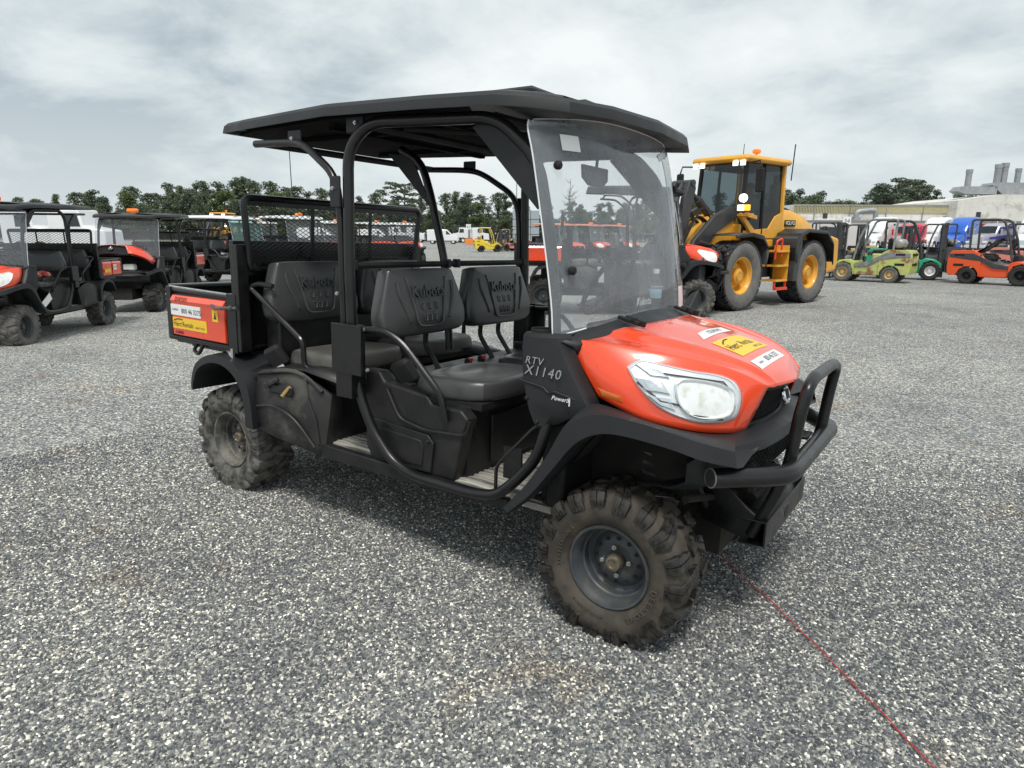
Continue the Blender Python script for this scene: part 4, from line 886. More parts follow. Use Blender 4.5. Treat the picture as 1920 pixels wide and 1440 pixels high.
        s1 = q(-.415, -.10, 1.035, 1.10, M['label'], 'sticker', Y - .0008); b = MB(); vs, fs = text_mesh('800 46 3275', .041); b.add(vs, fs, frame((-.195, Y - .0022, 1.064), (1, 0, 0), (0, 0, 1))); vs, fs = text_mesh('Sunbelt', .022); b.add(vs, fs, frame((-.365, Y - .0022, 1.07), (1, 0, 0), (0, 0, 1))); b.build('sticker_print', M['ink'], s1)
        s2 = q(-.405, -.045, .955, 1.022, M['yellow_lab'], 'sticker'); b = MB(); vs, fs = text_mesh('Herc', .046); b.add(vs, fs, frame((-.350, Y - .0012, .983), (1, 0, 0), (0, 0, 1))); vs, fs = text_mesh('Rentals', .040); b.add(vs, fs, frame((-.240, Y - .0012, .983), (1, 0, 0), (0, 0, 1))); vs, fs = text_mesh('888-777-3700', .016); b.add(vs, fs, frame((-.11, Y - .0012, .975), (1, 0, 0), (0, 0, 1)))
        b.tube([(-.385 + .09 * t / 8, Y - .001, 1.005 + .010 * math.sin(t / 8 * 2.4)) for t in range(9)], .003, 5); b.build('sticker_print', M['ink'], s2)
        s3 = q(.02, .075, 1.03, 1.095, M['yellow_lab'], 'sticker'); b = MB(); b.prism([(.034, 1.045), (.061, 1.045), (.048, 1.083)], 'y', Y - .001, Y); b.build('sticker_print', M['ink'], s3)
        b = MB(); vs, fs = text_mesh('DIESEL', .038, .001, space=1.25); b.add(vs, fs, frame((-.29, -.7385, 1.133), (1, 0, 0), (0, .35, 1))); b.build('diesel_lettering', M['ink'], r)
        b = MB(); vs, fs = text_mesh('X-SERIES', .024, .001); b.add(vs, fs, frame((-.34, -.7335, .932), (1, 0, 0), (0, 0, 1))); b.build('small_lettering', M['purple'], r)
    if beacon:
        b = MB(); b.lathe([(.0, .09), (.035, .09), (.05, .07), (.055, 0), (0, 0)], 12, M=Matrix.Translation((1.75, 0, 2.135)) @ Matrix.Rotation(R(90), 4, 'X')); b.bx(1.66, 1.84, -.10, .10, 2.145, 2.225, b=.02); b.build('beacon', M['beacon'], r)
    if cover:
        pass
    # --- wheels
    kw = dict(lod=min(L, 1))
    let = [('TRAILCRUSHER', R(163), .203, .021), ('DEESTONE', R(-33), .205, .033), ('AT26x10.00R12', R(-110), .203, .014)]
    if L == 0:
        add_wheel(r, 'w0f', 2.566, -.598, .305, -1, steer=0, tyre=wheelm[0], rim=wheelm[1], letters=let, **kw)
        add_wheel(r, 'w0', 2.566, .598, .305, 1, tyre=wheelm[0], rim=wheelm[1], **kw)
        add_wheel(r, 'w0', 0, -.55, .305, -1, tyre=wheelm[2], rim=wheelm[3], **kw); add_wheel(r, 'w0', 0, .55, .305, 1, tyre=wheelm[2], rim=wheelm[3], **kw)
    else:
        for x in (2.566, 0):
            for s in (-1, 1): add_wheel(r, 'w1', x, s * (.598 if x else .55), .305, s, tyre=wheelm[0] if x else wheelm[2], rim=wheelm[1] if x else wheelm[3], hub='rim', **kw)
    return r
def floor_material():
    m = mat('worn ribbed floor mat', (.10, .098, .09), .6, col2=(.50, .48, .43), ns=9, nw=.9, contrast=(.36, .6)); t = m.node_tree
    for n in t.nodes:
        if n.type == 'TEX_NOISE':
            mp = t.nodes.new("ShaderNodeMapping"); mp.inputs["Scale"].default_value = (.35, 4.5, 1); c = [q for q in t.nodes if q.type == 'TEX_COORD'][0]
            t.links.new(c.outputs["Object"], mp.inputs[0]); t.links.new(mp.outputs[0], n.inputs["Vector"])
    return m
M['floor'] = floor_material(); M['lining'] = mat('black roof lining', (.005, .005, .005), .9, spec=.1); M['old_yellow'] = mat('worn yellow label', (.45, .30, .06), .6, col2=(.30, .22, .14), ns=60, nw=1)
M['black_roof'] = mat('black moulded roof', (.013, .014, .016), .45, col2=(.02, .021, .022), ns=4, nw=.6, bump=.2, bs=700)
M['white_roof'] = mat('white moulded roof', (.75, .77, .78), .5)
TM2 = TM.copy(); TM2.translation.z -= .008
main = utv('large orange and black four-seat utility vehicle with clear windscreen, nearest in front', 0, matrix=TM2)
# ---------------------------------------------------------------- placing things in the yard
FD = Vector((-CR[0][2], -CR[1][2], -CR[2][2])); RD = Vector((CR[0][0], CR[1][0], CR[2][0])); UD = Vector((CR[0][1], CR[1][1], CR[2][1]))
def at(u, d, z=0.0):      # ground spot seen in column u at distance d from where the picture was taken
    p = Vector(CP) + d * (FD + (u - 960) / 1252.4 * RD + .18 * UD); return (p.x, p.y, z if z is not None else gh(p.x, p.y))
YR = math.atan2(RD.y, RD.x)     # direction "to the right" along the yard
M['salmon_roof'] = mat('faded orange roof', (.62, .22, .14), .6)
# ---------------------------------------------------------------- other utility vehicles
MU = dict(wheelm=('rubber_grey', 'rim', 'rubber_mud', 'rim'))
u1 = utv('utility vehicle at the left edge with a wire screen and two orange bed panels', 1, loc=(-9.10, 2.26, 0), rz=R(-49.5), group='utility vehicles parked in the yard', beacon=True, bedlong=True, scale=.925, **MU)
b = MB()
rnd = random.Random(3)
for k in range(14):
    x, y = rnd.uniform(-.16, .16), rnd.uniform(-.12, .12); b.lathe([(.0, .05), (.06, .04), (.09, .0), (.06, -.03), (0, -.03)], 8, M=Matrix.Translation((x, y, .06 + rnd.uniform(0, .05))) @ Matrix.Rotation(R(90) + rnd.uniform(-.4, .4), 4, 'X'))
M['red_cloth'] = mat('red patterned cloth', (.45, .03, .04), .8, col2=(.6, .38, .25), ns=14, nw=1)
cl = b.build('bundled_cloth', M['red_cloth'], None, sub=1); _p = u1.matrix_basis @ Vector((1.62, .36, .92)); cl.location = _p; tag(cl, 'crumpled red patterned cloth lying on the seat of the vehicle at the left edge', 'cloth')
b = MB(); b.bx(-.15, .15, -.003, .003, -.05, .05); tg = b.build('sale_card', M['label'], None); tg.location = u1.matrix_basis @ Vector((1.98, .70, .62)); tg.rotation_euler = (0, R(28), R(-49.5)); tag(tg, 'small white card hanging in the doorway of the vehicle at the left edge', 'card')
b = MB(); b.bx(-.36, -.24, .745, .748, 1.0, 1.10)
o = b.build('lot_tag', M['label'], u1); b = MB(); vs, fs = text_mesh('1663', .045); b.add(vs, fs, frame((-.30, .7492, 1.05), (-1, 0, 0), (0, 0, 1))); b.build('sticker_print', M['ink'], o)
b = MB(); b.bx(-.12, .10, .745, .748, .96, 1.03); b.build('sticker', M['yellow_lab'], u1)
# tilted-up hood on the second vehicle
def tilt_hood(r):
    h = [c for c in r.children if c.name.split('.')[0] == 'hood'][0]
    for c in list(r.children):
        if c.name.startswith('headlamp'): bpy.data.objects.remove(c); continue
        if c.name.split('.')[0] in ('grille', 'grille_back', 'grille_surround', 'badge'):
            c.parent = h if c.name.split('.')[0] != 'badge' else h
    piv = Vector((2.40, 0, 1.16)); h.matrix_basis = Matrix.Translation(piv) @ Matrix.Rotation(R(-40), 4, 'Y') @ Matrix.Translation(-piv)
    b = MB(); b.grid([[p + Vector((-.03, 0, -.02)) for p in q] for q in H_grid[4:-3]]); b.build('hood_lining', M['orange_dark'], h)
    b = MB(); b.bx(2.45, 2.9, -.5, .5, .78, .90, b=.03); b.bx(2.6, 2.85, -.1, .25, .86, 1.02, b=.02); b.build('engine_bay', M['under'], r)
    b = MB(); b.bx(2.68, 2.86, .12, .36, .90, 1.04, b=.03); b.build('washer_tank', M['white'], r)
u2 = utv('utility vehicle with its orange hood tilted up, second from the left edge', 1, loc=(-11.93, 5.62, 0), rz=R(-49.5), group='utility vehicles parked in the yard', beacon=True, scale=.915, wheelm=('rubber_dark', 'rim_rust', 'rubber_dark', 'rim_rust'), bumper=False)
tilt_hood(u2)
u3 = utv('white-roofed orange utility vehicle partly hidden behind the one with the tilted hood', 1, loc=at(372, 21.5), rz=YR - R(22), group='utility vehicles parked in the yard', roofm='white_roof', bumper=False, scale=.97)
for c in u3.children:
    if c.name.startswith('windscreen'): c.data = c.data.copy(); c.data.materials[0] = M['teal_glass']
u5 = utv('orange utility vehicle parked right behind the clear windscreen, facing right', 1, loc=at(1022, 13.9), rz=YR - R(5), group='utility vehicles parked in the yard', beacon=True, scale=1.16, wheelm=('rubber_mud', 'rim', 'rubber_dark', 'rim'))
for ch in u5.children:
    k = ch.name.split('.')[0]
    if k in ('roof', 'rear_brace', 'cross_bar', 'roll_bar', 'corner_gusset'): ch.scale.x = .70; ch.location.x = 2.3 * .30
    if k in ('bed', 'bed_side', 'side_panel'): ch.scale.x = 1.3; ch.location.x = .12
u6 = utv('white-roofed utility vehicle with an orange beacon, seen through the wire screen', 2, loc=at(520, 24), rz=R(-10), roofm='white_roof', beacon=True, group='utility vehicles parked in the yard', screen=False, bumper=False)
u7 = utv('small far utility vehicle with wide windscreen, seen through the right end of the wire screen', 2, loc=at(742, 37), rz=R(-28), roofm='white_roof', beacon=True, group='utility vehicles parked in the yard', screen=False, bumper=False)
for k, (u, d, lb) in enumerate(((618, 33, 'far grey-roofed utility vehicle just left of the double roof posts'), (685, 36, 'far utility vehicle just right of the double roof posts'), (1010, 36, 'far orange utility vehicle above the cargo bed just right of the left rear post'), (1058, 38, 'far orange utility vehicle seen through the lower left of the windscreen'), (1108, 40, 'far orange utility vehicle under the roof of the one behind the windscreen'), (447, 34, 'far utility vehicle at the left upright of the wire screen'))):
    c = copy_tree(u7); c.location = at(u, d); c.rotation_euler = (0, 0, R(-28 + 7 * k)); c["label"] = lb
    for ch in c.children:
        if ch.name.startswith('roof') and k > 1 and k < 5: ch.data = ch.data.copy(); ch.data.materials[0] = M['salmon_roof']
# ---------------------------------------------------------------- wheel loader
M['ylw'] = mat('amber yellow machine paint', (.80, .40, .035), .42, coat=.2, col2=(.60, .31, .06), ns=2, nw=.6)
M['dgrey'] = mat('dark grey machine paint', (.035, .037, .042), .45, col2=(.07, .068, .065), ns=5, nw=.6)
M['headlight_on'] = mat('lit work lamp', (1, 1, 1), .3, emit=(1, .98, .92), es=1.5)
M['amber_on'] = mat('amber turn lamp', (.9, .4, .02), .3, emit=(1, .45, .03), es=1.2)
M['orange_step'] = mat('red orange step paint', (.75, .07, .02), .45)
M['cw_tire'] = mat('loader tyre rubber', (.022, .023, .026), .7, col2=(.06, .058, .055), ns=6, nw=.6)
M['cw_side'] = mat('dusty loader sidewall', (.12, .115, .11), .8, col2=(.2, .19, .175), ns=5, nw=.7)
def big_wheel(root, x, y, s, steer=0):
    w_ = part('wheel', root); w_.location = (x, y, .73); w_.rotation_euler = (0, 0, (math.pi if s > 0 else 0) + steer)
    if 'bw' not in _ws:
        Rr = .73; W = .27; b = MB()
        b.lathe([(.37, -.20), (.42, -.25), (.52, -.275), (.62, -.275), (.68, -.26), (.69, -.20), (.69, .20), (.68, .26), (.62, .275), (.52, .275), (.42, .25), (.37, .20)], 48)
        NL = 26
        for q in range(NL):
            for row, (ya, yb, sk) in enumerate(((-.265, -.15, .05), (-.14, -.02, -.05), (0, .12, .05), (.135, .265, -.05))):
                th = (q + .5 * (row % 2)) * 2 * math.pi / NL; rg = []
                for yy, t2 in ((ya, th - sk), (yb, th + sk)):
                    rg.append([((.685 + e) * math.cos(t2 + tt), yy, (.685 + e) * math.sin(t2 + tt)) for tt, e in ((-.115, -.01), (-.095, .045), (.095, .045), (.115, -.01))])
                b.loft(rg)
        b.v = [(x_, y_, max(z_, -.725)) for x_, y_, z_ in b.v]
        o1 = b.build('tyre', M['cw_tire'], w_)
        b = MB(); b.lathe([(.385, -.215), (.43, -.262), (.52, -.287), (.62, -.287), (.675, -.262)], 48); o2 = b.build('sidewall', M['cw_side'], w_)
        b = MB(); b.lathe([(.39, -.20), (.40, -.225), (.375, -.225), (.36, -.18), (.33, -.15), (.32, .02), (.27, .03), (.25, -.05), (.17, -.06), (.16, -.15), (.13, -.165), (.12, -.19), (0, -.19)], 36)
        for q in range(16): a = q * math.pi / 8; b.cyl((.21 * math.cos(a), -.05, .21 * math.sin(a)), (.21 * math.cos(a), -.085, .21 * math.sin(a)), .018, 6)
        for q in range(10): a = q * math.pi / 5; b.cyl((.095 * math.cos(a), -.18, .095 * math.sin(a)), (.095 * math.cos(a), -.205, .095 * math.sin(a)), .014, 6)
        o3 = b.build('rim', M['ylw'], w_); _ws['bw'] = [('tyre', o1.data), ('sidewall', o2.data), ('rim', o3.data)]
    else:
        for n_, me in _ws['bw']: o = bpy.data.objects.new(n_, me); COL.objects.link(o); o.parent = w_
def loader(label, loc, rz, scale=1, lod=0):
    r = thing('wheel_loader', label, 'wheel loader', loc, rz, None, scale); Y, D = M['ylw'], M['dgrey']
    for x in (1.45, -1.45):
        for s in (-1, 1): big_wheel(r, x, s * .90, s, steer=0)
    b = MB(); b.bx(-2.2, -.2, -.45, .45, .6, 1.05); b.bx(.3, 2.0, -.42, .42, .55, 1.15); b.cyl((1.45, -.9, .73), (1.45, .9, .73), .16, 12); b.cyl((-1.45, -.9, .73), (-1.45, .9, .73), .16, 12); b.bx(-.3, .35, -.25, .25, .6, 1.5); b.build('frame', D, r)
    b = MB(); b.prism([(.4, 1.1), (1.9, .9), (2.0, 1.2), (1.35, 1.95), (.75, 2.05), (.4, 1.6)], 'y', -.42, .42); b.bx(1.9, 2.2, -.35, .35, .45, .95); b.build('front_frame', Y, r, bevel=.03)
    # hood and counterweight
    secs = []
    for x, hw_, zt, zs in ((-.95, .62, 2.18, 1.95), (-1.5, .64, 2.16, 1.9), (-2.1, .64, 2.04, 1.75), (-2.6, .62, 1.82, 1.5), (-2.85, .58, 1.55, 1.3)):
        secs.append([(x, -hw_, 1.05), (x, -hw_, zs), (x, -hw_ * .75, zt), (x, hw_ * .75, zt), (x, hw_, zs), (x, hw_, 1.05)])
    b = MB(); b.loft(secs); hd = b.build('engine_hood', Y, r, bevel=.04, seg=3)
    b = MB(); b.loft([[(x, -.40, z + .012), (x, -.34, z + .05), (x, .34, z + .05), (x, .40, z + .012)] for x, z in ((-1.0, 2.18), (-1.5, 2.17), (-2.1, 2.05), (-2.5, 1.90))]); b.build('hood_grille', M['black_matt'], hd)
    b = MB(); b.bx(-2.45, -2.1, .625, .66, 1.45, 1.66); b.build('hood_vent', M['black_matt'], hd)
    b = MB(); b.bx(-1.45, -.98, .635, .655, 1.78, 1.92); q = b.build('maker_plate', M['black_matt'], hd); b = MB(); vs, fs = text_mesh('VOLVO', .13, .004); b.add(vs, fs, frame((-1.2, .657, 1.85), (-1, 0, 0), (0, 0, 1))); b.build('plate_lettering', M['label'], q)
    b = MB(); b.cyl((-1.15, .25, 2.1), (-1.15, .25, 2.95), .075, 12); b.bx(-1.27, -1.02, .14, .34, 2.2, 2.75, b=.03); b.build('exhaust_stack', D, r)
    b = MB(); b.prism([(-2.55, .62), (-3.12, .70), (-3.2, 1.0), (-3.15, 1.5), (-2.7, 1.58), (-2.5, 1.2)], 'y', -.95, .95); b.build('counterweight', Y, r, bevel=.06, seg=3)
    # fenders
    for s in (-1, 1):
        pts = [(-.55, 1.0), (-.55, 1.30), (-.72, 1.62), (-1.05, 1.72), (-1.95, 1.68), (-2.30, 1.42), (-2.36, .95)]
        b = MB(); b.grid([[(x, s * .62, z) for x, z in pts], [(x, s * 1.22, z) for x, z in pts], [(x * .97 - .04, s * 1.25, z - .07) for x, z in pts]]); b.prism([(-.55, .55), (-.55, 1.5), (-.85, 1.62), (-.82, 1.2), (-.72, .55)], 'y', s * .62, s * 1.2); b.build('rear_fender', D, r, smooth=30, solid=.03)
        pts = [(.68, .95), (.62, 1.35), (.82, 1.56), (1.25, 1.62), (1.85, 1.58)]
        b = MB(); b.grid([[(x, s * .62, z) for x, z in pts], [(x, s * 1.2, z) for x, z in pts], [(x, s * 1.2, z - .08) for x, z in pts]]); b.build('front_fender', D, r, smooth=25, solid=.03)
        # step ladder
        b = MB()
        for z in (.55, .88, 1.2): b.bx(-.45, .05, s * .75, s * 1.12, z, z + .04)
        b.bx(-.47, -.43, s * .75, s * 1.1, .55, 1.35); b.build('step_ladder', M['ylw'], r)
        b = MB(); b.bx(-.44, .04, s * 1.06, s * 1.14, .36, .42); b.tube([(.1, s * 1.08, 1.05), (.1, s * 1.1, 1.45), (-.12, s * 1.1, 1.5), (-.15, s * 1.08, 1.1)], .022, 8, fl=.05); b.bx(-.44, -.42, s * 1.05, s * 1.1, .40, .56); b.bx(.02, .04, s * 1.05, s * 1.1, .40, .56); b.build('orange_grab_rail', M['orange_step'], r)
    # cab
    cx0, cx1, hw_ = -.92, .78, .62
    b = MB(); b.bx(cx0, cx1, -hw_, hw_, 1.28, 1.50, b=.04); b.prism([(cx0, 1.5), (cx0, 2.1), (cx0 + .35, 2.0), (cx0 + .62, 1.72), (cx1, 1.66), (cx1, 1.5)], 'y', hw_ - .03, hw_ + .005); b.prism([(cx0, 1.5), (cx0, 2.1), (cx0 + .35, 2.0), (cx0 + .62, 1.72), (cx1, 1.66), (cx1, 1.5)], 'y', -hw_ - .005, -hw_ + .03); b.bx(cx1 - .03, cx1 + .06, -hw_, hw_, 1.45, 1.80, b=.02)
    cab = b.build('cab', Y, r, bevel=.015)
    b = MB()
    for s in (-1, 1): b.bar((cx0 + .05, s * (hw_ - .03), 1.5), (cx0 + .05, s * (hw_ - .06), 3.14), .10, .08); b.cut()
    b.each('rear_pillar', Y, cab)
    b = MB()
    for s in (-1, 1): b.bar((cx1, s * (hw_ - .02), 1.6), (cx1 - .10, s * (hw_ - .06), 3.12), .07, .07); b.bar((-.02, s * (hw_ - .01), 1.6), (-.05, s * (hw_ - .05), 3.12), .05, .04)
    b.bx(-.9, .66, -.56, .56, 3.02, 3.12); b.build('cab_frame', M['black_matt'], cab)
    b = MB(); b.bx(cx0 - .06, cx1 + .12, -hw_ - .10, hw_ + .10, 3.12, 3.26, b=.05); b.build('cab_roof', Y, cab, bevel=.02)
    b = MB(); b.grid([[(cx1 + .005, -hw_ + .04, 1.78), (cx1 + .04, 0, 1.76), (cx1 + .005, hw_ - .04, 1.78)], [(cx1 - .09, -hw_ + .07, 3.1), (cx1 - .06, 0, 3.1), (cx1 - .09, hw_ - .07, 3.1)]]); b.build('front_glass', M['glass_clear'], cab)
    for s in (-1, 1): b = MB(); b.grid([[(cx0 + .1, s * (hw_ - .02), 1.6), (cx1 - .03, s * (hw_ - .02), 1.6)], [(cx0 + .1, s * (hw_ - .06), 3.1), (cx1 - .1, s * (hw_ - .06), 3.1)]]); b.build('side_glass', M['glass'], cab)
    b = MB(); b.grid([[(cx0 + .02, -hw_ + .05, 2.1), (cx0 + .02, hw_ - .05, 2.1)], [(cx0 + .02, -hw_ + .07, 3.1), (cx0 + .02, hw_ - .07, 3.1)]]); b.build('rear_glass', M['glass'], cab)
    b = MB(); b.bx(-.66, -.50, -.24, .24, 1.62, 2.45, b=.05); b.bx(-.62, -.10, -.25, .25, 1.62, 1.82, b=.05); b.build('driver_seat', M['black_matt'], cab)
    b = MB(); b.tube([(.46 + .05 * math.sin(a), .19 * math.cos(a), 2.06 + .16 * math.sin(a)) for a in [k * math.pi / 8 for k in range(16)]], .013, 6, closed=True); b.cyl((.46, 0, 2.06), (.62, 0, 1.72), .03, 8); b.bx(.50, .66, -.3, .3, 1.7, 1.86, b=.04); b.build('steering_wheel', M['black_matt'], cab)
    # lamps
    for (x, y, z) in ((cx1 + .09, .60, 3.08), (cx1 + .09, .42, 3.08), (cx1 + .09, -.60, 3.08), (cx1 + .09, -.42, 3.08)):
        b = MB(); b.bx(x, x + .04, y - .06, y + .06, z - .05, z + .05, b=.01); b.build('work_lamp', M['headlight_on'], cab)
    b = MB(); b.bar((.35, .66, 1.95), (.95, .80, 2.0), .10, .08); b.bx(.90, 1.0, .62, .96, 1.97, 2.02); b.prism([(.15, 1.52), (.40, 1.52), (.98, 1.98), (.92, 2.04)], 'y', .63, .70); b.build('lamp_bracket', Y, r)
    b = MB(); b.lathe([(0, .0), (.09, .0), (.085, .06), (0, .08)], 16, M=Matrix.Translation((1.0, .76, 2.34)) @ Matrix.Rotation(R(-90), 4, 'Z')); b.build('headlamp', M['headlight_on'], r)
    b = MB(); b.bx(.98, 1.05, .64, .78, 2.08, 2.2, b=.01); b.build('headlamp', M['headlight_on'], r); b = MB(); b.bx(.98, 1.05, .80, .92, 2.08, 2.2, b=.01); b.build('turn_lamp', M['amber_on'], r)
    b = MB(); b.bar((.98, .76, 2.02), (.98, .76, 2.35), .04, .04); b.build('lamp_post', D, r)
    for s in (-1, 1):
        b = MB(); b.tube([(.74, s * .62, 3.08), (.86, s * .98, 3.10), (.88, s * 1.02, 2.95)], .018, 6); b.bx(.84, .90, s * 1.02 - .10, s * 1.02 + .10, 2.45, 2.95, b=.03); b.build('door_mirror', M['black_matt'], r)
    b = MB(); b.cyl((-.1, .3, 3.26), (-.1, .3, 3.36), .03, 8); b.bx(-.18, -.02, .22, .38, 3.36, 3.46, b=.03); b.build('beacon', M['beacon'], r)
    b = MB(); b.cyl((-.2, -.1, 3.26), (-.22, -.1, 3.62), .008, 5); b.cyl((-.98, .70, 2.8), (-1.0, .72, 3.60), .014, 5); b.build('antenna', M['black_matt'], r)
    # lift arms, raised linkage
    for s in (-1, 1):
        b = MB(); b.prism([(.70, 2.14), (.95, 2.20), (1.55, 1.98), (2.25, 1.45), (2.75, .62), (3.05, .42), (2.95, .20), (2.60, .28), (2.10, 1.02), (1.45, 1.62), (.75, 1.92)], 'y', s * .36, s * .46); b.build('lift_arm', D, r, bevel=.015)
        b = MB(); b.tube([(.75, s * .52, 1.15), (1.5, s * .52, 1.30)], .085, 12); b.tube([(1.5, s * .52, 1.30), (2.15, s * .50, 1.42)], .045, 10); b.build('lift_cylinder', D, r)
        b = MB(); b.prism([(2.25, 1.30), (2.50, 1.35), (2.35, 2.30), (2.22, 2.66), (2.05, 2.70), (1.98, 2.52), (2.10, 2.1)], 'y', s * .12, s * .24); b.build('tilt_link', D, r, bevel=.02)
    b = MB(); b.tube([(1.05, 0, 1.95), (1.6, 0, 2.32)], .09, 12); b.tube([(1.6, 0, 2.32), (2.12, 0, 2.62)], .05, 10); b.tube([(2.1, -.26, 2.62), (2.1, .26, 2.62)], .07, 10); b.build('tilt_cylinder', M['steel'] if False else D, r)
    b = MB(); b.tube([(2.12, 0, 2.6), (2.75, 0, 1.9), (3.05, 0, .95)], .06, 8); b.build('tilt_rod', D, r)
    b = MB(); rr_ = random.Random(5)
    for k in range(9): y = -.3 + k * .075; b.tube([(1.3, y, 1.75), (1.75, y + rr_.uniform(-.1, .1), 1.95 + rr_.uniform(0, .25)), (2.2, y + rr_.uniform(-.1, .1), 1.5 + rr_.uniform(0, .3)), (2.6, y, 1.1)], .02, 5, fl=.2)
    b.build('hydraulic_hose', M['black_matt'], r)
    b = MB(); b.prism([(2.95, .05), (3.9, .05), (3.95, .10), (3.35, .22), (3.1, .55), (3.12, 1.0), (3.0, 1.15), (2.93, .9)], 'y', -1.25, 1.25); b.build('bucket', D, r, bevel=.01)
    return r
ld = loader('large amber wheel loader with lit lamps and a driver in its cab', (-1.14, 13.26, 0), R(-106))
ld2 = copy_tree(ld); ld2.location = at(425, 58); ld2.rotation_euler = (0, 0, R(-60)); ld2["label"] = 'far amber wheel loader beyond the white-roofed vehicle on the left'
# ---------------------------------------------------------------- driver
def driver(root):
    Mx = root.matrix_basis; me = bpy.data.meshes.new('person')
    J = [((-.42, 0, 1.86), .15), ((-.46, 0, 2.08), .15), ((-.47, 0, 2.30), .165), ((-.46, 0, 2.44), .075), ((-.44, 0, 2.52), .06), ((-.42, 0, 2.62), .095), ((-.42, 0, 2.70), .085),
         ((-.45, .20, 2.36), .06), ((-.30, .27, 2.14), .05), ((-.02, .20, 2.10), .04), ((.26, .15, 2.14), .035), ((-.45, -.20, 2.36), .06), ((-.30, -.27, 2.14), .05), ((-.02, -.20, 2.10), .04), ((.26, -.15, 2.14), .035),
         ((-.20, .12, 1.86), .09), ((.12, .14, 1.88), .075), ((.22, .14, 1.62), .06), ((-.20, -.12, 1.86), .09), ((.12, -.14, 1.88), .075), ((.22, -.14, 1.62), .06)]
    E_ = [(0, 1), (1, 2), (2, 3), (3, 4), (4, 5), (5, 6), (2, 7), (7, 8), (8, 9), (9, 10), (2, 11), (11, 12), (12, 13), (13, 14), (0, 15), (15, 16), (16, 17), (0, 18), (18, 19), (19, 20)]
    me.from_pydata([j[0] for j in J], E_, []); o = bpy.data.objects.new('person', me); COL.objects.link(o)
    sk = o.modifiers.new('skin', 'SKIN'); sv = me.skin_vertices[0].data
    for i, (_, rad) in enumerate(J): sv[i].radius = (rad, rad)
    sv[0].use_root = True; sb = o.modifiers.new('sub', 'SUBSURF'); sb.levels = sb.render_levels = 2
    M['shirt'] = mat('pale work shirt', (.45, .52, .50), .8); M['skin'] = mat('skin', (.42, .25, .18), .6); M['hair'] = mat('dark hair', (.03, .022, .018), .8)
    dg = bpy.context.evaluated_depsgraph_get(); bm = bmesh.new(); bm.from_object(o, dg); nm = bpy.data.meshes.new('person')
    for f in bm.faces:
        c = f.calc_center_median(); f.smooth = True
        f.material_index = 1 if (c.z > 2.47 or c.x > .17 and c.z > 2.05) else (2 if c.z < 1.95 else 0)
    bm.to_mesh(nm); bm.free(); bpy.data.objects.remove(o)
    for k in ('shirt', 'skin', 'glass_dark'): nm.materials.append(M[k])
    o = bpy.data.objects.new('person', nm); COL.objects.link(o); o.matrix_basis = Mx.copy()
    b = MB(); b.lathe([(0, .115), (.05, .11), (.09, .07), (.105, .02), (.10, -.02), (.085, -.03), (.0, .0)], 14, M=Matrix.Translation((-.435, 0, 2.655)) @ Matrix.Rotation(R(90), 4, 'X')); b.build('hair', M['hair'], o)
    b = MB(); b.bx(-.335, -.31, -.014, .014, 2.60, 2.64, b=.006)
    for s in (-1, 1): b.bx(-.345, -.33, s * .035 - .012, s * .035 + .012, 2.645, 2.655); b.bx(-.44, -.40, s * .098 - .01, s * .098 + .01, 2.60, 2.66, b=.008)
    b.build('face_features', M['skin'], o)
    for s in (-1, 1):
        b = MB(); P0 = Vector((.26, s * .15, 2.14)); b.bx(.24, .31, s * .15 - .035, s * .15 + .035, 2.125, 2.155, b=.01)
        for k in range(4): y = s * .15 - .027 + k * .018; b.tube([(.30, y, 2.145), (.335, y, 2.15), (.345 - k * .002, y, 2.125), (.325, y, 2.11)], .0085, 6)
        b.tube([(.27, s * .15 - s * .035, 2.14), (.30, s * .15 - s * .055, 2.13), (.325, s * .15 - s * .05, 2.115)], .0095, 6); b.build('hand', M['skin'], o)
    tag(o, 'driver in a pale shirt seated at the wheel inside the amber loader cab', 'person'); return o
driver(ld)
b = MB(); b.bx(-.002, .002, -.16, .16, -.10, .10); cd = b.build('paper_sheet', M['label'], None); cd.matrix_basis = ld.matrix_basis @ Matrix.Translation((.70, -.12, 1.86)) @ Matrix.Rotation(R(60), 4, 'Y'); tag(cd, 'white sheet of paper behind the front glass of the amber loader cab', 'paper')
# ---------------------------------------------------------------- forklifts
M['lime'] = mat('faded lime paint', (.50, .56, .13), .5, col2=(.42, .40, .25), ns=3, nw=.8, col3=(.25, .11, .05), n3=3.2)
M['lime_grey'] = mat('scuffed grey stripe', (.14, .15, .16), .5, col2=(.32, .33, .32), ns=6, nw=.8)
M['green'] = mat('sea green paint', (.02, .38, .20), .45); M['fork_orange'] = mat('warm orange paint', (.80, .10, .025), .4); M['salmon'] = mat('faded salmon paint', (.72, .24, .19), .6)
M['tan'] = mat('faded tan paint', (.52, .38, .18), .6); M['yellow'] = mat('bright yellow paint', (.80, .60, .05), .4); M['fk_grey'] = mat('forklift grey', (.04, .043, .05), .5, col2=(.08, .08, .08), ns=5, nw=.5)
M['tank'] = mat('scuffed aluminium tank', (.5, .5, .49), .4, .7, col2=(.3, .29, .27), ns=8, nw=.8); M['rust'] = mat('rusty brown steel', (.10, .055, .04), .7, col2=(.05, .035, .03), ns=6, nw=.7)
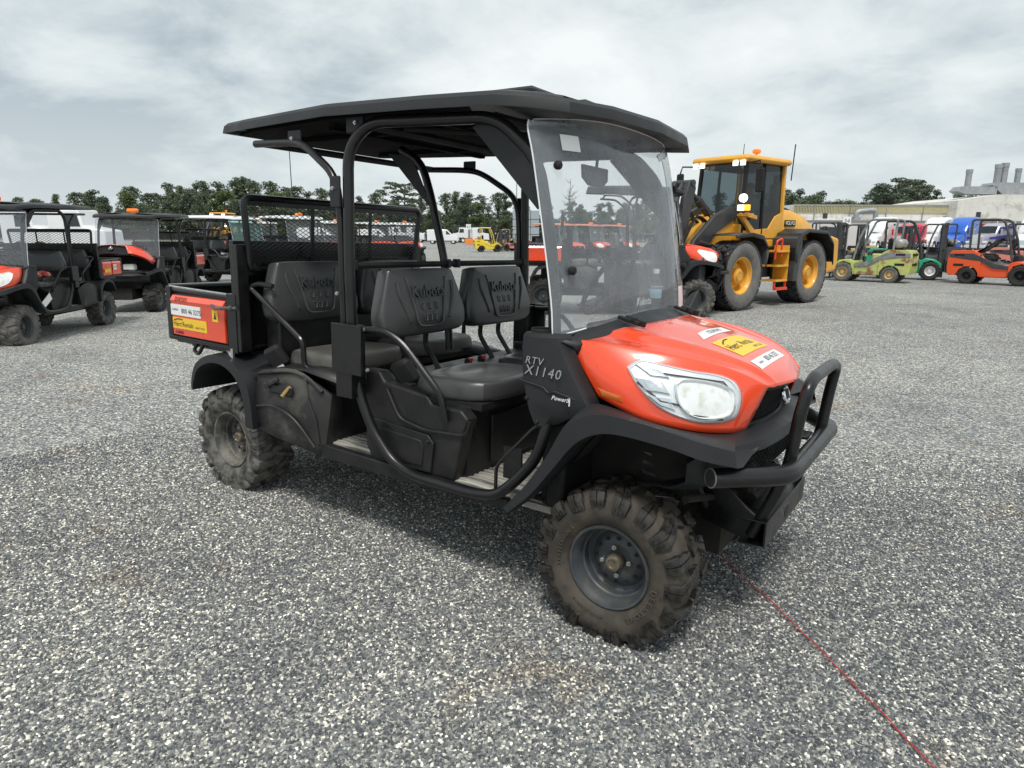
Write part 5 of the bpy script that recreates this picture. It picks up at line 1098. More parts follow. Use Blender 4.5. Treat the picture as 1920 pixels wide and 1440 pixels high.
def fk_wheel(root, x, y, s, rr, wd, rimm, tm='rubber_dark'):
    w_ = part('wheel', root); w_.location = (x, y, rr); w_.rotation_euler = (0, 0, math.pi if s > 0 else 0)
    b = MB(); b.lathe([(rr * .52, -wd * .9), (rr * .85, -wd), (rr * .97, -wd * .8), (rr, 0), (rr * .97, wd * .8), (rr * .85, wd), (rr * .52, wd * .9)], 28)
    for q in range(18): t = q * 2 * math.pi / 18; b.bar((rr * .985 * math.cos(t), -wd * .95, rr * .985 * math.sin(t)), (rr * .985 * math.cos(t + .12), 0, rr * .985 * math.sin(t + .12)), .035, .03)
    b.v = [(x_, y_, max(z_, -rr + .005)) for x_, y_, z_ in b.v]; b.build('tyre', M[tm], w_)
    b = MB(); b.lathe([(rr * .54, -wd * .85), (rr * .52, -wd * .95), (rr * .44, -wd * .7), (rr * .40, -wd * .2), (rr * .22, -wd * .3), (rr * .18, -wd * .6), (0, -wd * .6)], 24)
    for q in range(6): a = q * math.pi / 3; b.cyl((rr * .3 * math.cos(a), -wd * .2, rr * .3 * math.sin(a)), (rr * .3 * math.cos(a), -wd * .4, rr * .3 * math.sin(a)), rr * .035, 6)
    b.build('rim', M[rimm], w_)
def forklift(label, loc, rz, col, acc='fk_grey', tank=True, clamp=False, hood=False, rim='white', roof=None, scale=1, fr=.33, tm='rubber_dark'):
    r = thing('forklift', label, 'forklift', loc, rz, 'forklifts standing in the yard', scale); C_ = M[col]; G_ = M[acc]
    for s in (-1, 1): fk_wheel(r, .78, s * .48, s, fr, .13, rim, tm); fk_wheel(r, -.72, s * .44, s, .27, .10, rim, tm)
    arc = [(-.72 + .33 * math.cos(a), .27 + .33 * math.sin(a)) for a in [R(k) for k in (170, 140, 110, 80, 50, 20, 0)]]
    b = MB(); b.prism([(-1.30, .30), (-1.34, .55), (-1.32, .98), (-1.24, 1.10), (-.62, 1.12), (-.45, 1.02), (-.36, .80), (-.36, .28), (-.40, .25)] + arc[::-1] + [(-1.08, .28)], 'y', -.53, .53); b.build('counterweight', C_, r, bevel=.045, seg=3)
    b = MB()
    for z in (.95, .62): b.bx(-1.36, -1.30, -.32, .32, z - .04, z + .05, b=.02); b.bx(-1.15, -.85, .525, .54, z - .03, z + .05, b=.006); b.bx(-1.15, -.85, -.54, -.525, z - .03, z + .05, b=.006)
    b.build('cooling_vent', M['black_matt'], r)
    b = MB(); b.prism([(-.38, .24), (.42, .24), (.45, .60), (.30, .66), (.05, .66), (-.10, .70), (-.38, .98)], 'y', -.50, .50); b.build('body', C_, r, bevel=.03)
    b = MB(); b.prism([(-1.30, 1.00), (-.60, 1.02), (-.38, .92), (.05, .70), (.46, .62), (.46, .52), (.0, .54), (-.36, .76), (-1.30, .88)], 'y', -.538, .538); b.build('side_stripe', G_, r, bevel=.01)
    b = MB(); b.prism([(.42, .24), (.42, .70), (.60, .78), (.92, .74), (1.12, .60), (1.12, .42), (1.0, .42), (.98, .60), (.78, .70), (.55, .62), (.48, .3)], 'y', -.54, .54); b.build('front_fender', C_, r, bevel=.02)
    b = MB(); b.bx(-.55, -.05, -.28, .28, 1.0, 1.10, b=.04) if not hood else None
    if not hood: b.bx(-.62, -.50, -.26, .26, 1.05, 1.50, b=.05); b.bx(-.5, -.05, -.30, .30, .9, 1.02, b=.02)
    if b.v: b.build('seat', M['black_matt'], r)
    b = MB(); b.bx(-.55, -.1, -.46, .46, .72, .98, b=.03); b.build('seat_deck', C_ if not hood else M['under'], r)
    if hood:
        b = MB(); b.bx(-.55, -.05, -.40, .40, .80, .92, b=.03); b.bx(-.4, -.1, -.2, .2, .9, 1.02, b=.04); b.build('engine', M['under'], r)
        b = MB(); b.prism([(-.55, 1.08), (-.50, 1.02), (.02, 1.52), (.22, 1.56), (.24, 1.46), (.10, 1.52)], 'y', -.36, .36); b.bx(-.1, .2, -.28, .28, 1.42, 1.50, b=.04); b.build('raised_seat_hood', G_, r, bevel=.02)
    b = MB(); b.cyl((.52, 0, .75), (.36, 0, 1.22), .03, 8); b.tube([(.36 + .07 * math.sin(a), .16 * math.cos(a), 1.24 + .14 * math.sin(a)) for a in [k * math.pi / 7 for k in range(14)]], .014, 6, closed=True); b.bx(.46, .60, -.30, .30, .7, .98, b=.03); b.build('steering_column', M['black_matt'], r)
    for s in (-1, 1):
        b = MB(); b.tube([(.50, s * .47, .70), (.34, s * .47, 1.5), (.12, s * .46, 2.06), (-.02, s * .45, 2.12), (-.70, s * .45, 2.12), (-.78, s * .45, 2.08), (-.74, s * .46, 1.05)], .036, 8, fl=.06); b.build('guard_post', G_, r)
    b = MB()
    for k in range(7): x = -.70 + k * .12; b.bx(x, x + .03, -.45, .45, 2.10, 2.135)
    if roof: b.bx(-.85, .15, -.52, .52, 2.14, 2.2, b=.02)
    b.build('guard_roof', M[roof] if roof else G_, r)
    if tank:
        b = MB(); Mt = Matrix.Translation((-.85, 0, 1.32)) @ Matrix.Rotation(0, 4, 'Z'); b.lathe([(0, -.40), (.08, -.40), (.10, -.37), (.15, -.34), (.155, -.14), (.162, -.13), (.162, -.10), (.155, -.09), (.155, .09), (.162, .10), (.162, .13), (.155, .14), (.15, .30), (.10, .36), (0, .38)], 20, M=Mt); b.build('gas_cylinder', M['tank'], r); b = MB(); b.bx(-.98, -.72, -.2, .2, 1.1, 1.18); b.build('cylinder_cradle', M['black_matt'], r)
    b = MB()
    for s in (-1, 1):
        b.bx(1.10, 1.20, s * .28 - .04, s * .28 + .04, .10, 2.05); b.bx(1.02, 1.09, s * .36 - .04, s * .36 + .04, .12, 2.00)
    for z in (.3, 1.1, 1.95): b.bx(1.05, 1.16, -.36, .36, z, z + .08)
    b.cyl((1.1, 0, .2), (1.1, 0, 1.8), .045, 8); b.build('mast', M['fk_grey'] if acc != 'lime_grey' else M['dgrey'], r)
    b = MB(); b.bx(1.22, 1.27, -.46, .46, .30, .40); b.bx(1.22, 1.27, -.46, .46, .66, .74)
    for y in (-.45, -.2, 0, .2, .45): b.bx(1.22, 1.25, y - .02, y + .02, .3, 1.1)
    b.build('carriage', M['fk_grey'], r)
    if clamp:
        b = MB(); b.bx(1.28, 1.42, -.50, .50, .28, .72); b.bx(1.42, 1.75, -.55, -.48, .22, .75); b.bx(1.42, 1.75, .48, .55, .22, .75); b.bx(1.40, 1.5, -.15, .15, .2, .78); b.build('clamp_attachment', M['rust'], r, bevel=.01)
    else:
        for s in (-1, 1): b = MB(); b.bx(1.27, 1.31, s * .24 - .05, s * .24 + .05, .06, .70); b.prism([(1.27, .06), (2.3, .04), (2.3, .06), (1.31, .11), (1.27, .11)], 'y', s * .24 - .05, s * .24 + .05); b.build('fork', M['fk_grey'], r)
    return r
lime = forklift('faded lime and grey forklift with a gas cylinder across its back', (.50, 24.1, 0), R(172), 'lime', 'lime_grey', rim='tan', tm='rubber_grey')
forklift('sea green forklift with a rusty clamp on its mast', (1.35, 26.6, 0), R(6), 'green', 'fk_grey', tank=False, clamp=True, rim='silver')
forklift('warm orange forklift with its seat hood tipped up, at the right edge', (4.15, 25.1, 0), R(-14), 'fork_orange', 'fk_grey', tank=False, hood=True, rim='black_matt')
forklift('faded salmon forklift half hidden behind the warm orange one', at(1925, 29.5), R(-14), 'salmon', 'fk_grey', tank=False, rim='black_matt')
forklift('grey forklift with a tall mast, left of the faded lime one', at(1556, 29), R(20), 'lime_grey', 'fk_grey', tank=False, rim='tan')
forklift('bright yellow forklift standing alone in the middle distance', at(916, 62), YR + R(12), 'yellow', 'yellow', tank=True, rim='black_matt', roof='white')
forklift('faded tan forklift just right of the bright yellow one', at(941, 78), YR + R(160), 'tan', 'tan', tank=True, rim='black_matt')
forklift('red orange forklift with a white roof beside the left rear post', at(968, 66), YR + R(150), 'salmon', 'fk_grey', tank=False, rim='black_matt', roof='white')
forklift('dark grey forklift facing left between the green and warm orange ones', at(1742, 31), YR + math.pi, 'fk_grey', 'fk_grey', tank=True, rim='black_matt')
forklift('black and tan forklift just behind the amber loader counterweight', at(1585, 34), YR + math.pi - R(15), 'tan', 'fk_grey', tank=True, rim='black_matt')
# ---------------------------------------------------------------- road tractors
M['tk_white'] = mat('white truck paint', (.78, .79, .80), .3, coat=.5); M['tk_red'] = mat('red truck paint', (.55, .015, .02), .3, coat=.5); M['tk_blue'] = mat('bright blue truck paint', (.02, .12, .55), .28, coat=.6); M['tk_silver'] = mat('silver truck paint', (.42, .42, .47), .35, .3); M['tk_purple'] = mat('dark violet stripe', (.05, .03, .25), .4); M['maroon'] = mat('maroon tarpaulin', (.22, .01, .03), .7)
def truck(label, loc, rz, col, classic=False, stripe=None, scale=1):
    r = thing('road_tractor', label, 'truck', loc, rz, 'road tractors parked before the warehouse', scale); C_ = M[col]
    b = MB(); b.bx(-4.2, 2.6, -.45, .45, .55, .85); b.bx(-1.6, 1.2, -1.05, 1.05, .45, .95, b=.1); b.build('chassis', M['dgrey'], r)
    zt = 3.95 if not classic else 3.1
    def sec(x, hw_, zb, z): return [(x, -hw_, zb), (x, -hw_, z - .25), (x, -hw_ * .8, z), (x, hw_ * .8, z), (x, hw_, z - .25), (x, hw_, zb)]
    b = MB(); b.loft([sec(-2.2, 1.2, .95, zt), sec(-1.2, 1.2, .95, zt), sec(-.2, 1.15, .95, zt - .25 if not classic else 3.05), sec(.7, 1.05, .95, 2.95 if not classic else 2.75), sec(1.15, 1.0, .95, 2.30 if not classic else 2.0)]); cb = b.build('cab', C_, r, bevel=.05)
    b = MB(); b.loft([sec(1.0, .98, .85, 1.95), sec(1.9, .9 if not classic else .75, .8, 1.75 if not classic else 1.85), sec(2.7, .75, .7, 1.45 if not classic else 1.8), sec(2.95, .65, .6, 1.2 if not classic else 1.7)]); b.build('hood', C_, r, bevel=.06)
    b = MB(); b.bx(2.90, 3.02, -.5, .5, .75, 1.25 if not classic else 1.65, b=.03); b.build('grille', M['chrome'], r); b = MB(); b.bx(2.75, 3.12, -1.15, 1.15, .35, .68, b=.06); b.build('bumper', M['chrome'] if classic else C_, r)
    for s in (-1, 1):
        b = MB(); b.prism([(2.9, .55), (2.75, 1.05), (2.35, 1.22), (1.85, 1.15), (1.55, .8), (1.5, .5), (1.62, .5), (1.75, .85), (2.1, 1.08), (2.5, 1.02), (2.75, .6)], 'y', s * .65, s * 1.12); b.build('front_fender', C_, r, bevel=.03)
        b = MB(); b.prism([(.05, 1.95), (.75, 1.95), (.72, 2.62), (.05, 2.70)], 'y', s * 1.075, s * 1.125); b.build('side_window', M['glass_dark'], cb)
        if not classic: b = MB(); b.bx(-1.7, -1.15, s * 1.19, s * 1.21, 2.9, 3.12, b=.005); b.build('sleeper_window', M['glass_dark'], cb)
        b = MB(); b.tube([(.85, s * 1.05, 2.4), (.95, s * 1.45, 2.3)], .02, 6); b.bx(.88, 1.0, s * 1.45 - .1, s * 1.45 + .1, 1.75, 2.45, b=.03); b.build('door_mirror', C_, r)
        b = MB(); b.cyl((-2.35, s * .95, .9), (-2.35, s * .95, 3.5), .07, 10); b.build('exhaust_stack', M['chrome'], r)
        b = MB(); b.cyl((-1.3, s * .95, .62), (.6, s * .95, .62), .3, 14); b.build('fuel_tank', M['steel'], r)
        b = MB(); b.bx(2.60, 2.98, s * .70, s * 1.02, .92, 1.10, b=.03); b.build('headlamp', M['lampwhite'], r)
    b = MB(); b.grid([[(1.14, -.92, 2.0), (1.20, 0, 2.0), (1.14, .92, 2.0)], [(.80, -.92, 2.74), (.84, 0, 2.76), (.80, .92, 2.74)]]); b.build('windscreen', M['glass_dark'], cb)
    if stripe: b = MB(); b.prism([(-2.2, 1.45), (2.6, 1.3), (2.6, 1.55), (-2.2, 1.95)], 'y', -1.21, -1.19); b.prism([(-2.2, 1.45), (2.6, 1.3), (2.6, 1.55), (-2.2, 1.95)], 'y', 1.19, 1.21); b.prism([(-2.2, 2.6), (1.0, 2.3), (1.0, 2.5), (-2.2, 3.0)], 'y', 1.19, 1.215); b.build('stripe', M[stripe], cb)
    for x in (2.2, -2.9, -4.0):
        for s in (-1, 1): fk_wheel(r, x, s * .95, s, .5, .15, 'white', 'rubber_dark')
    return r
ty = YR + math.pi + R(38)
for lb, u, d, col, cl_, st_ in (('white road tractor with smooth high roof, behind the lime forklift', 1640, 84, 'tk_white', 0, None), ('red road tractor between two white ones', 1696, 82, 'tk_red', 1, None), ('white road tractor left of the bright blue one', 1742, 84, 'tk_white', 0, None), ('bright blue road tractor with high sloping roof', 1792, 82, 'tk_blue', 0, None),
                                  ('silver long-nosed road tractor with violet stripes', 1852, 76, 'tk_silver', 1, 'tk_purple'), ('large white road tractor at the right edge', 1925, 74, 'tk_white', 0, None)):
    truck(lb, at(u, d), ty if not (st_) else ty - R(12), col, cl_, st_)
b = MB(); b.bx(-1.2, 1.2, -3, 3, 1.0, 3.3, b=.15); b.bx(-1.25, 1.25, -3.1, 3.1, .7, 1.0); mt_ = b.build('tarped_trailer', M['maroon'], None); mt_.location = at(1850, 92); mt_.rotation_euler = (0, 0, YR - R(60)); tag(mt_, 'dark maroon covered trailer standing behind the silver tractor', 'trailer')
# far vehicles in the middle, light trucks and vans
def van(label, u, d, rz, boxy=False, col='tk_white'):
    r = thing('box_truck' if boxy else 'van', label, 'truck' if boxy else 'van', at(u, d), rz, 'far white vehicles before the trees')
    b = MB(); P_ = [(-2.6, .5), (-2.6, 2.3), (.6, 2.35), (1.5, 1.5), (2.5, 1.3), (2.6, .5)] if not boxy else [(-1.0, .5), (-1.0, 2.8), (.9, 2.9), (1.1, 1.9), (2.3, 1.7), (2.4, .5)]
    b.prism(P_, 'y', -1.0, 1.0); bd = b.build('body', M[col], r, bevel=.1); b = MB(); b.prism([(.55, 1.55), (.55, 2.1), (.75, 2.1), (1.3, 1.55)] if not boxy else [(0, 1.9), (0, 2.6), (.8, 2.65), (.95, 1.9)], 'y', -1.02, 1.02); b.build('window', M['glass_dark'], bd)
    if boxy: b = MB(); b.bx(-4.5, -1.0, -.5, .5, .6, .9); b.build('chassis', M['dgrey'], r)
    for x in ((1.7, -1.7) if not boxy else (1.6, -2.9, -4.1)):
        for s in (-1, 1): fk_wheel(r, x, s * .85, s, .42 if not boxy else .5, .13, 'white')
for lb, u, d, rz_, bx_ in (('white cab truck seen past the right end of the wire screen', 742, 125, YR, 1), ('white truck left of the leaning centre post', 775, 130, YR, 1), ('long white van just right of the leaning centre post', 832, 112, YR, 0), ('white truck right of the long white van', 871, 135, YR + math.pi, 1), ('white cab truck under the numbered sign', 893, 130, YR + R(20), 1), ('long white van between the roof posts', 705, 110, YR, 0), ('white van seen through the wire screen above the backrest', 600, 90, YR, 0), ('white box truck behind the roof of the vehicle at the left edge', 60, 44, YR, 1), ('white box truck between the two utility vehicles on the left', 150, 41, YR, 1)):
    van(lb, u, d, rz_, bx_)
# barrels, sign, poles, blue panelled tank
M['barrier'] = mat('orange barrier plastic', (.85, .25, .03), .5)
for lb, u, d in (('orange water-filled barrier left of the yellow forklift', 880, 108), ('smaller orange barrier right behind the first one', 897, 125)):
    b = MB(); b.prism([(-.75, 0), (.75, 0), (.7, .3), (.65, .9), (-.65, .9), (-.7, .3)], 'y', -.25, .25); b.bx(-.05, .05, -.26, .26, 0, .95); o = b.build('barrier', M['barrier'], None, bevel=.04); o.location = at(u, d); o.rotation_euler = (0, 0, YR); tag(o, lb, 'barrier')
def sign(lb, u, d, txt, z):
    r = thing('lot_sign', lb, 'sign', at(u, d), YR); b = MB(); b.cyl((0, 0, 0), (0, 0, z), .05, 8); b.build('post', M['dgrey'], r); b = MB(); b.bx(-.42, .42, -.03, .03, z - .1, z + .8); p_ = b.build('board', M['label'], r); b = MB(); vs, fs = text_mesh(txt, .62); b.add(vs, fs, frame((0, -.034, z + .35), (1, 0, 0), (0, 0, 1))); b.build('number', M['ink'], p_)
sign('white board numbered 62 on a post before the trees', 879, 118, '62', 2.5)
sign('white board numbered 34 on a post left of the lime forklift', 1579, 70, '34', 2.75)
for lb, u, d, h_, rr_ in (('tall thin lamp pole above the wire screen', 556, 95, 14.0, .085), ('far lamp mast between the roof and the left rear post', 968, 175, 19.5, .12)):
    r = thing('lamp_pole', lb, 'lamp pole', at(u, d)); b = MB(); b.tube([(0, 0, 0), (0, 0, h_)], [rr_, rr_ * .6], 8); b.build('pole', M['dgrey'], r)
    b = MB(); b.bx(-.9, .9, -.1, .1, h_ - .1, h_ + .15); b.build('lamp_head', M['steel'], r)
M['pale_blue'] = mat('pale blue grey panels', (.32, .38, .43), .6, col2=(.40, .44, .47), ns=.4, nw=.8)
r = thing('panelled_tower', 'pale blue grey panelled block standing before the trees behind the left rear post', 'tower', at(985, 150), YR)
b = MB(); b.bx(-2.9, 2.9, -2.5, 2.5, 0, 6.7); b.build('panel_wall', M['pale_blue'], r); b = MB()
for z in (1.6, 3.2, 4.8): b.bx(-2.93, 2.93, -2.53, 2.53, z, z + .1)
for x in (-1, 1): b.bx(x - .05, x + .05, -2.54, 2.54, 0, 6.7)
b.build('panel_joint', M['dgrey'], r)
# far fence
r = thing('yard_fence', 'long dark mesh fence before the far trees', 'fence', at(900, 150), YR); M['fence'] = glassmat('dark fence mesh', (.35, .37, .36), (.0, .02), (.05, .06, .05), rough=.5)
b = MB(); b.bx(-80, 30, -.02, .02, 0, 1.7); b.build('mesh_panel', M['fence'], r); b = MB()
for k in range(45): b.bx(-80 + k * 2.5, -79.92 + k * 2.5, -.05, .05, 0, 1.9)
b.bx(-80, 30, -.03, .03, 1.68, 1.74); b.build('fence_post', M['dgrey'], r)
M['verge'] = mat('dry pale verge grass', (.22, .21, .13), .9, col2=(.12, .14, .06), ns=.3, nw=.8)
b = MB(); p = at(760, 138, .05); b.grid([[(-140, 0, 0), (110, 0, 0)], [(-140, 30, .0), (110, 30, .0)]]); o = b.build('grass_verge', M['verge']); o.location = (p[0], p[1], .05); o.rotation_euler = (0, 0, YR); o["kind"] = "structure"
# ---------------------------------------------------------------- warehouse
M['wall_white'] = mat('weathered white cladding', (.72, .71, .67), .7, col2=(.60, .59, .55), ns=.35, nw=.7, col3=(.50, .48, .44), n3=.6)
M['wall_pink'] = mat('lower pale panel wall', (.64, .61, .61), .7, col2=(.54, .52, .52), ns=.3, nw=.7)
M['olive'] = mat('pale olive fascia', (.50, .46, .26), .7, col2=(.40, .38, .24), ns=.5, nw=.6)
M['duct'] = mat('galvanised duct', (.36, .38, .40), .5, .4, col2=(.24, .25, .26), ns=1, nw=.7)
M['trim'] = mat('grey roof trim', (.25, .25, .24), .6)
wh = thing('warehouse', 'long low white warehouse with olive fascia behind the parked trucks', 'warehouse', at(1478, 106), YR)
b = MB(); b.bx(0, 27.5, 0, 20, 3.9, 6.35); b.build('upper_wall', M['wall_white'], wh)
b = MB(); b.bx(-6, 45, -2.2, 18, 0, 3.9); b.build('lower_wall', M['wall_pink'], wh)
b = MB(); b.bx(0, 26.6, -.12, 0, 5.15, 6.15)
for k in range(110): b.bx(k * .242, k * .242 + .1, -.16, -.12, 5.15, 6.15)
b.build('fascia', M['olive'], wh)
b = MB(); b.bx(-6, 45, -2.35, -2.2, 3.78, 3.98); b.bx(-.2, 27.6, -.25, -.12, 6.25, 6.42); b.build('roof_edge', M['trim'], wh)
b = MB()
for k in range(12): b.bx(-5.5 + k * 4.4, -5.35 + k * 4.4, -2.27, -2.2, 0, 3.78)
for x in (3.2, 8.7, 14.4, 20.1): b.bx(x, x + .12, -.2, -.12, 3.98, 6.25)
b.build('downpipe', M['trim'], wh)
for x, z in ((4.7, 4.3), (26.5, 4.3)): b = MB(); b.bx(x, x + .7, -.08, .0, z, z + .75); b.build('window', M['glass_dark'], wh)
b = MB(); b.bx(23.5, 25.2, -.1, 0, 4.1, 4.75); b.build('louvre', M['duct'], wh)
for x, wd in ((3.5, 3.2), (-2, 2.6), (15, 3.4), (30, 3.6)): b = MB(); b.bx(x, x + wd, -2.32, -2.2, 0, 2.8); b.bx(x - .1, x + wd + .1, -2.36, -2.32, 2.8, 2.95); b.build('loading_door', M['glass_dark'] if x < 4 else M['trim'], wh)
b = MB(); b.tube([(9.3, -1.2, 4.3), (9.3, -1.2, 5.3), (12.3, -1.2, 5.55), (12.3, -1.2, 3.9)], .38, 14, fl=.6); b.bx(8.8, 9.8, -1.7, -.7, 4.0, 4.5); b.build('elbow_duct', M['duct'], wh)
hb_ = thing('factory_block', 'taller white factory block with grey roof stacks at the right edge', 'building', at(1777, 104), YR)
b = MB(); b.prism([(0, 3.9), (0, 7.0), (6, 7.9), (26, 7.9), (26, 3.9)], 'y', -.3, 22); b.bx(1.2, 26, -.35, -.3, 3.98, 7.0); b.build('wall', M['wall_white'], hb_)
b = MB(); b.bx(3.0, 3.7, -.42, -.35, 4.5, 5.3); b.build('window', M['glass_dark'], hb_)
for k, (x, z0, h_, rr_) in enumerate(((3.9, 9.3, 2.6, .45), (8.4, 9.8, 2.9, .5), (9.4, 9.8, 3.1, .5), (11.6, 9.8, 2.3, .42), (15.2, 9.8, 3.2, .5))):
    b = MB(); b.cyl((x, 4, z0), (x, 4, z0 + h_ * .8), rr_, 16); b.cyl((x, 4, z0 + h_ * .8), (x, 4, z0 + h_), rr_ * 1.12, 16); b.build('stack', M['duct'], hb_)
b = MB(); b.prism([(2.0, 8.6), (3.2, 8.1), (8, 8.1), (8, 9.3), (2.6, 9.3)], 'y', 3, 5.5); b.build('roof_duct', M['duct'], hb_)
b = MB(); b.prism([(7.2, 9.5), (9.0, 8.1), (18, 8.1), (18, 9.9), (7.6, 9.9)], 'y', 3, 6); b.build('roof_duct', M['duct'], hb_)
# ---------------------------------------------------------------- trees
def leafmat(n, a, c): return mat(n, a, .7, col2=c, ns=.9, nw=1, contrast=(.42, .62))
M['leaf1'] = leafmat('mid green foliage', (.105, .145, .078), (.155, .185, .12)); M['leaf2'] = leafmat('dark pine foliage', (.088, .12, .08), (.13, .158, .11)); M['leaf3'] = leafmat('yellow green foliage', (.12, .155, .05), (.09, .13, .05))  # leaf colours lightened and greyed to paint in distance haze
M['bark'] = mat('grey brown bark', (.10, .085, .07), .9, col2=(.05, .045, .04), ns=3, nw=.8)
def tree_mesh(kind, seed):
    rn = random.Random(seed); H = 11; cl_ = []
    if kind == 'pine':
        for k in range(50):
            z = rn.uniform(.34, 1.0) * H; a = rn.uniform(0, 6.28); rad = ((1.12 - z / H) * 3.6 + .5) * (.75 + .4 * math.sin(a * 2 + seed) + .25 * math.sin(z * 1.7 + seed)); q = rn.random() ** .6 * rad; cl_.append((q * math.cos(a), q * math.sin(a), z, rn.uniform(.45, .95), rn.uniform(.5, .8)))
    elif kind == 'umbrella':
        for k in range(30):
            z = rn.uniform(.62, 1.0) * H; rad = 3.8 * math.sin(min(1, (1.12 - z / H) / .4) * 1.5) + .6; a = rn.uniform(0, 6.28); q = rn.uniform(.3, 1) * rad; cl_.append((q * math.cos(a), q * math.sin(a), z, rn.uniform(.7, 1.2), rn.uniform(.28, .42)))
    else:
        for k in range(46):
            z = (rn.random() ** .85 * .88 + .10) * H; a = rn.uniform(0, 6.28); rad = (3.3 * math.sin(min(1.0, max(.12, (1.05 - z / H) / .7)) * 1.5) + .3) * (.85 + .3 * math.sin(a * 3 + seed)); q = rn.uniform(.2, 1) * rad; cl_.append((q * math.cos(a), q * math.sin(a), z, rn.uniform(.8, 1.5), rn.uniform(.6, .9)))
    b = MB()
    for x, y, z, r_, sq in cl_:
        for k in range(int(120 * r_ * r_ * (1.2 if kind == 'broad' else 1.0))):
            d = Vector((rn.gauss(0, 1), rn.gauss(0, 1), rn.gauss(0, 1))).normalized() * (rn.random() ** .45)
            c = Vector((x + d.x * r_, y + d.y * r_, z + d.z * r_ * sq)); s_ = rn.uniform(.10, .22)
            u = Vector((rn.gauss(0, 1), rn.gauss(0, 1), rn.gauss(0, .6))).normalized(); v = u.cross(Vector((rn.gauss(0, 1), rn.gauss(0, 1), rn.gauss(0, 1)))).normalized()
            b.add([c - u * s_, c + v * s_ * .7, c + u * s_, c - v * s_ * .6], [(0, 1, 2, 3)])
    t = MB(); t.tube([(0, 0, 0), (.1, 0, H * .3), (-.05, .08, H * .6), (.05, 0, H * .92)], [.22, .17, .11, .03], 7)
    for x, y, z, r_, sq in cl_[::(1 if kind != 'broad' else 3)]: t.tube([(0, 0, max(H * .3, z - 1.2)), (x * .5, y * .5, z - .5), (x, y, z)], [.07, .05, .02], 4)
    return b, t
protos = {}
def new_tree(kind, seed, leaf, label, group=None):
    b, t = tree_mesh(kind, seed); nm = 'pine_tree' if kind != 'broad' else 'broadleaf_tree'
    r = thing(nm, label, 'tree', (0, 0, 0), 0, group)
    # leaf faces stay loose, no welding needed
    me = bpy.data.meshes.new('crown'); me.from_pydata(b.v, [], b.f); me.materials.append(M[leaf]); o = bpy.data.objects.new('crown', me); COL.objects.link(o); o.parent = r
    t.build('trunk', M['bark'], r); return r
TL = {'p': 'tall pine in the tree line', 'P': 'dark pine in the tree line', 'b': 'mid green broadleaf in the tree line', 'B': 'yellow green broadleaf in the tree line'}
REG = [(90, 'above the left edge vehicle'), (190, 'above the gap between the left vehicles'), (270, 'above the tilted hood'), (360, 'right of the tilted-hood vehicle'), (465, 'just left of the wire screen'), (560, 'above the left half of the screen'), (660, 'left of the double roof posts'), (720, 'right of the double roof posts'), (800, 'around the lone umbrella pine'), (880, 'right of the leaning centre post'), (960, 'above the yellow forklift'), (1050, 'beside the pale panelled block'), (1130, 'beside the dead tree'), (1200, 'in the middle of the windscreen'), (1290, 'between the windscreen and the loader'), (1400, 'behind the wheel loader cab'), (1500, 'behind the loader hood'), (1580, 'above the left end of the warehouse'), (1640, 'left of the broad umbrella pine'), (1720, 'around the broad umbrella pine'), (1790, 'left of the factory block'), (3000, 'behind the factory block')]
kinds = [('p', 'pine', 1, 'leaf1'), ('P', 'pine', 2, 'leaf2'), ('b', 'broad', 3, 'leaf1'), ('B', 'broad', 4, 'leaf3'), ('b', 'broad', 5, 'leaf2'), ('P', 'pine', 6, 'leaf2')]
pr_ = [None] * len(kinds)
rt = random.Random(11)
def top_y(u):
    P_ = [(-60, 385), (100, 380), (150, 372), (200, 362), (235, 368), (262, 363), (300, 372), (330, 356), (400, 350), (480, 346), (520, 352), (600, 362), (680, 368), (720, 372), (800, 376), (850, 366), (900, 368), (945, 372), (1000, 382), (1060, 384), (1150, 380), (1250, 372), (1320, 372), (1480, 352), (1510, 362), (1560, 366), (1610, 362), (1640, 350), (1700, 344), (1735, 360), (1780, 362), (1840, 364), (2000, 366)]
    for (a, ya), (c, yc) in zip(P_, P_[1:]):
        if a <= u <= c: return ya + (yc - ya) * (u - a) / (c - a)
    return 375
u = -70; cnt = 0
while u < 2010:
    for row in (0, 1):
        if row and rt.random() < .25: continue
        d = (158 if row == 0 else 172) + rt.uniform(-5, 5); uu = u + rt.uniform(-8, 8) + row * 12
        k = rt.choice([0, 1, 5] if row else [2, 3, 4, 2, 4, 0]) if uu > 640 else rt.choice([0, 1, 5, 0] if row else [2, 3, 4, 0])
        h = (441 - top_y(uu) - (4 if row == 0 else -2) + rt.uniform(-7, 5)) * d * 1.02 / 1252 + 1.5
        if row == 0: h *= rt.uniform(.62 if uu < 1450 else .84, .98)
        h *= .96
        gl = TL[kinds[k][0]]; kk = kinds[k]
        if pr_[k] is None: pr_[k] = new_tree(kk[1], kk[2], kk[3], gl, gl.replace(' in the tree line', '') + 's along the far edge'); t_ = pr_[k]
        else: t_ = copy_tree(pr_[k])
        t_.location = at(uu, d); s_ = h / 11; t_.scale = (s_ * rt.uniform(.9, 1.25),) * 2 + (s_,); t_.rotation_euler = (0, 0, rt.uniform(0, 6.28)); cnt += 1
        rg_ = [p_ for lim, p_ in REG if uu < lim][0]; t_["label"] = gl.replace('in the tree line', 'of the ' + ('front' if row == 0 else 'back') + ' row ' + rg_); t_["group"] = 'far trees ' + rg_
    u += 23
t_ = new_tree('umbrella', 21, 'leaf2', 'lone tall umbrella-shaped pine rising above its neighbours behind the leaning centre post'); t_.location = at(762, 150); s_ = 12.6 / 11; t_.scale = (s_ * 1.25, s_ * 1.25, s_)
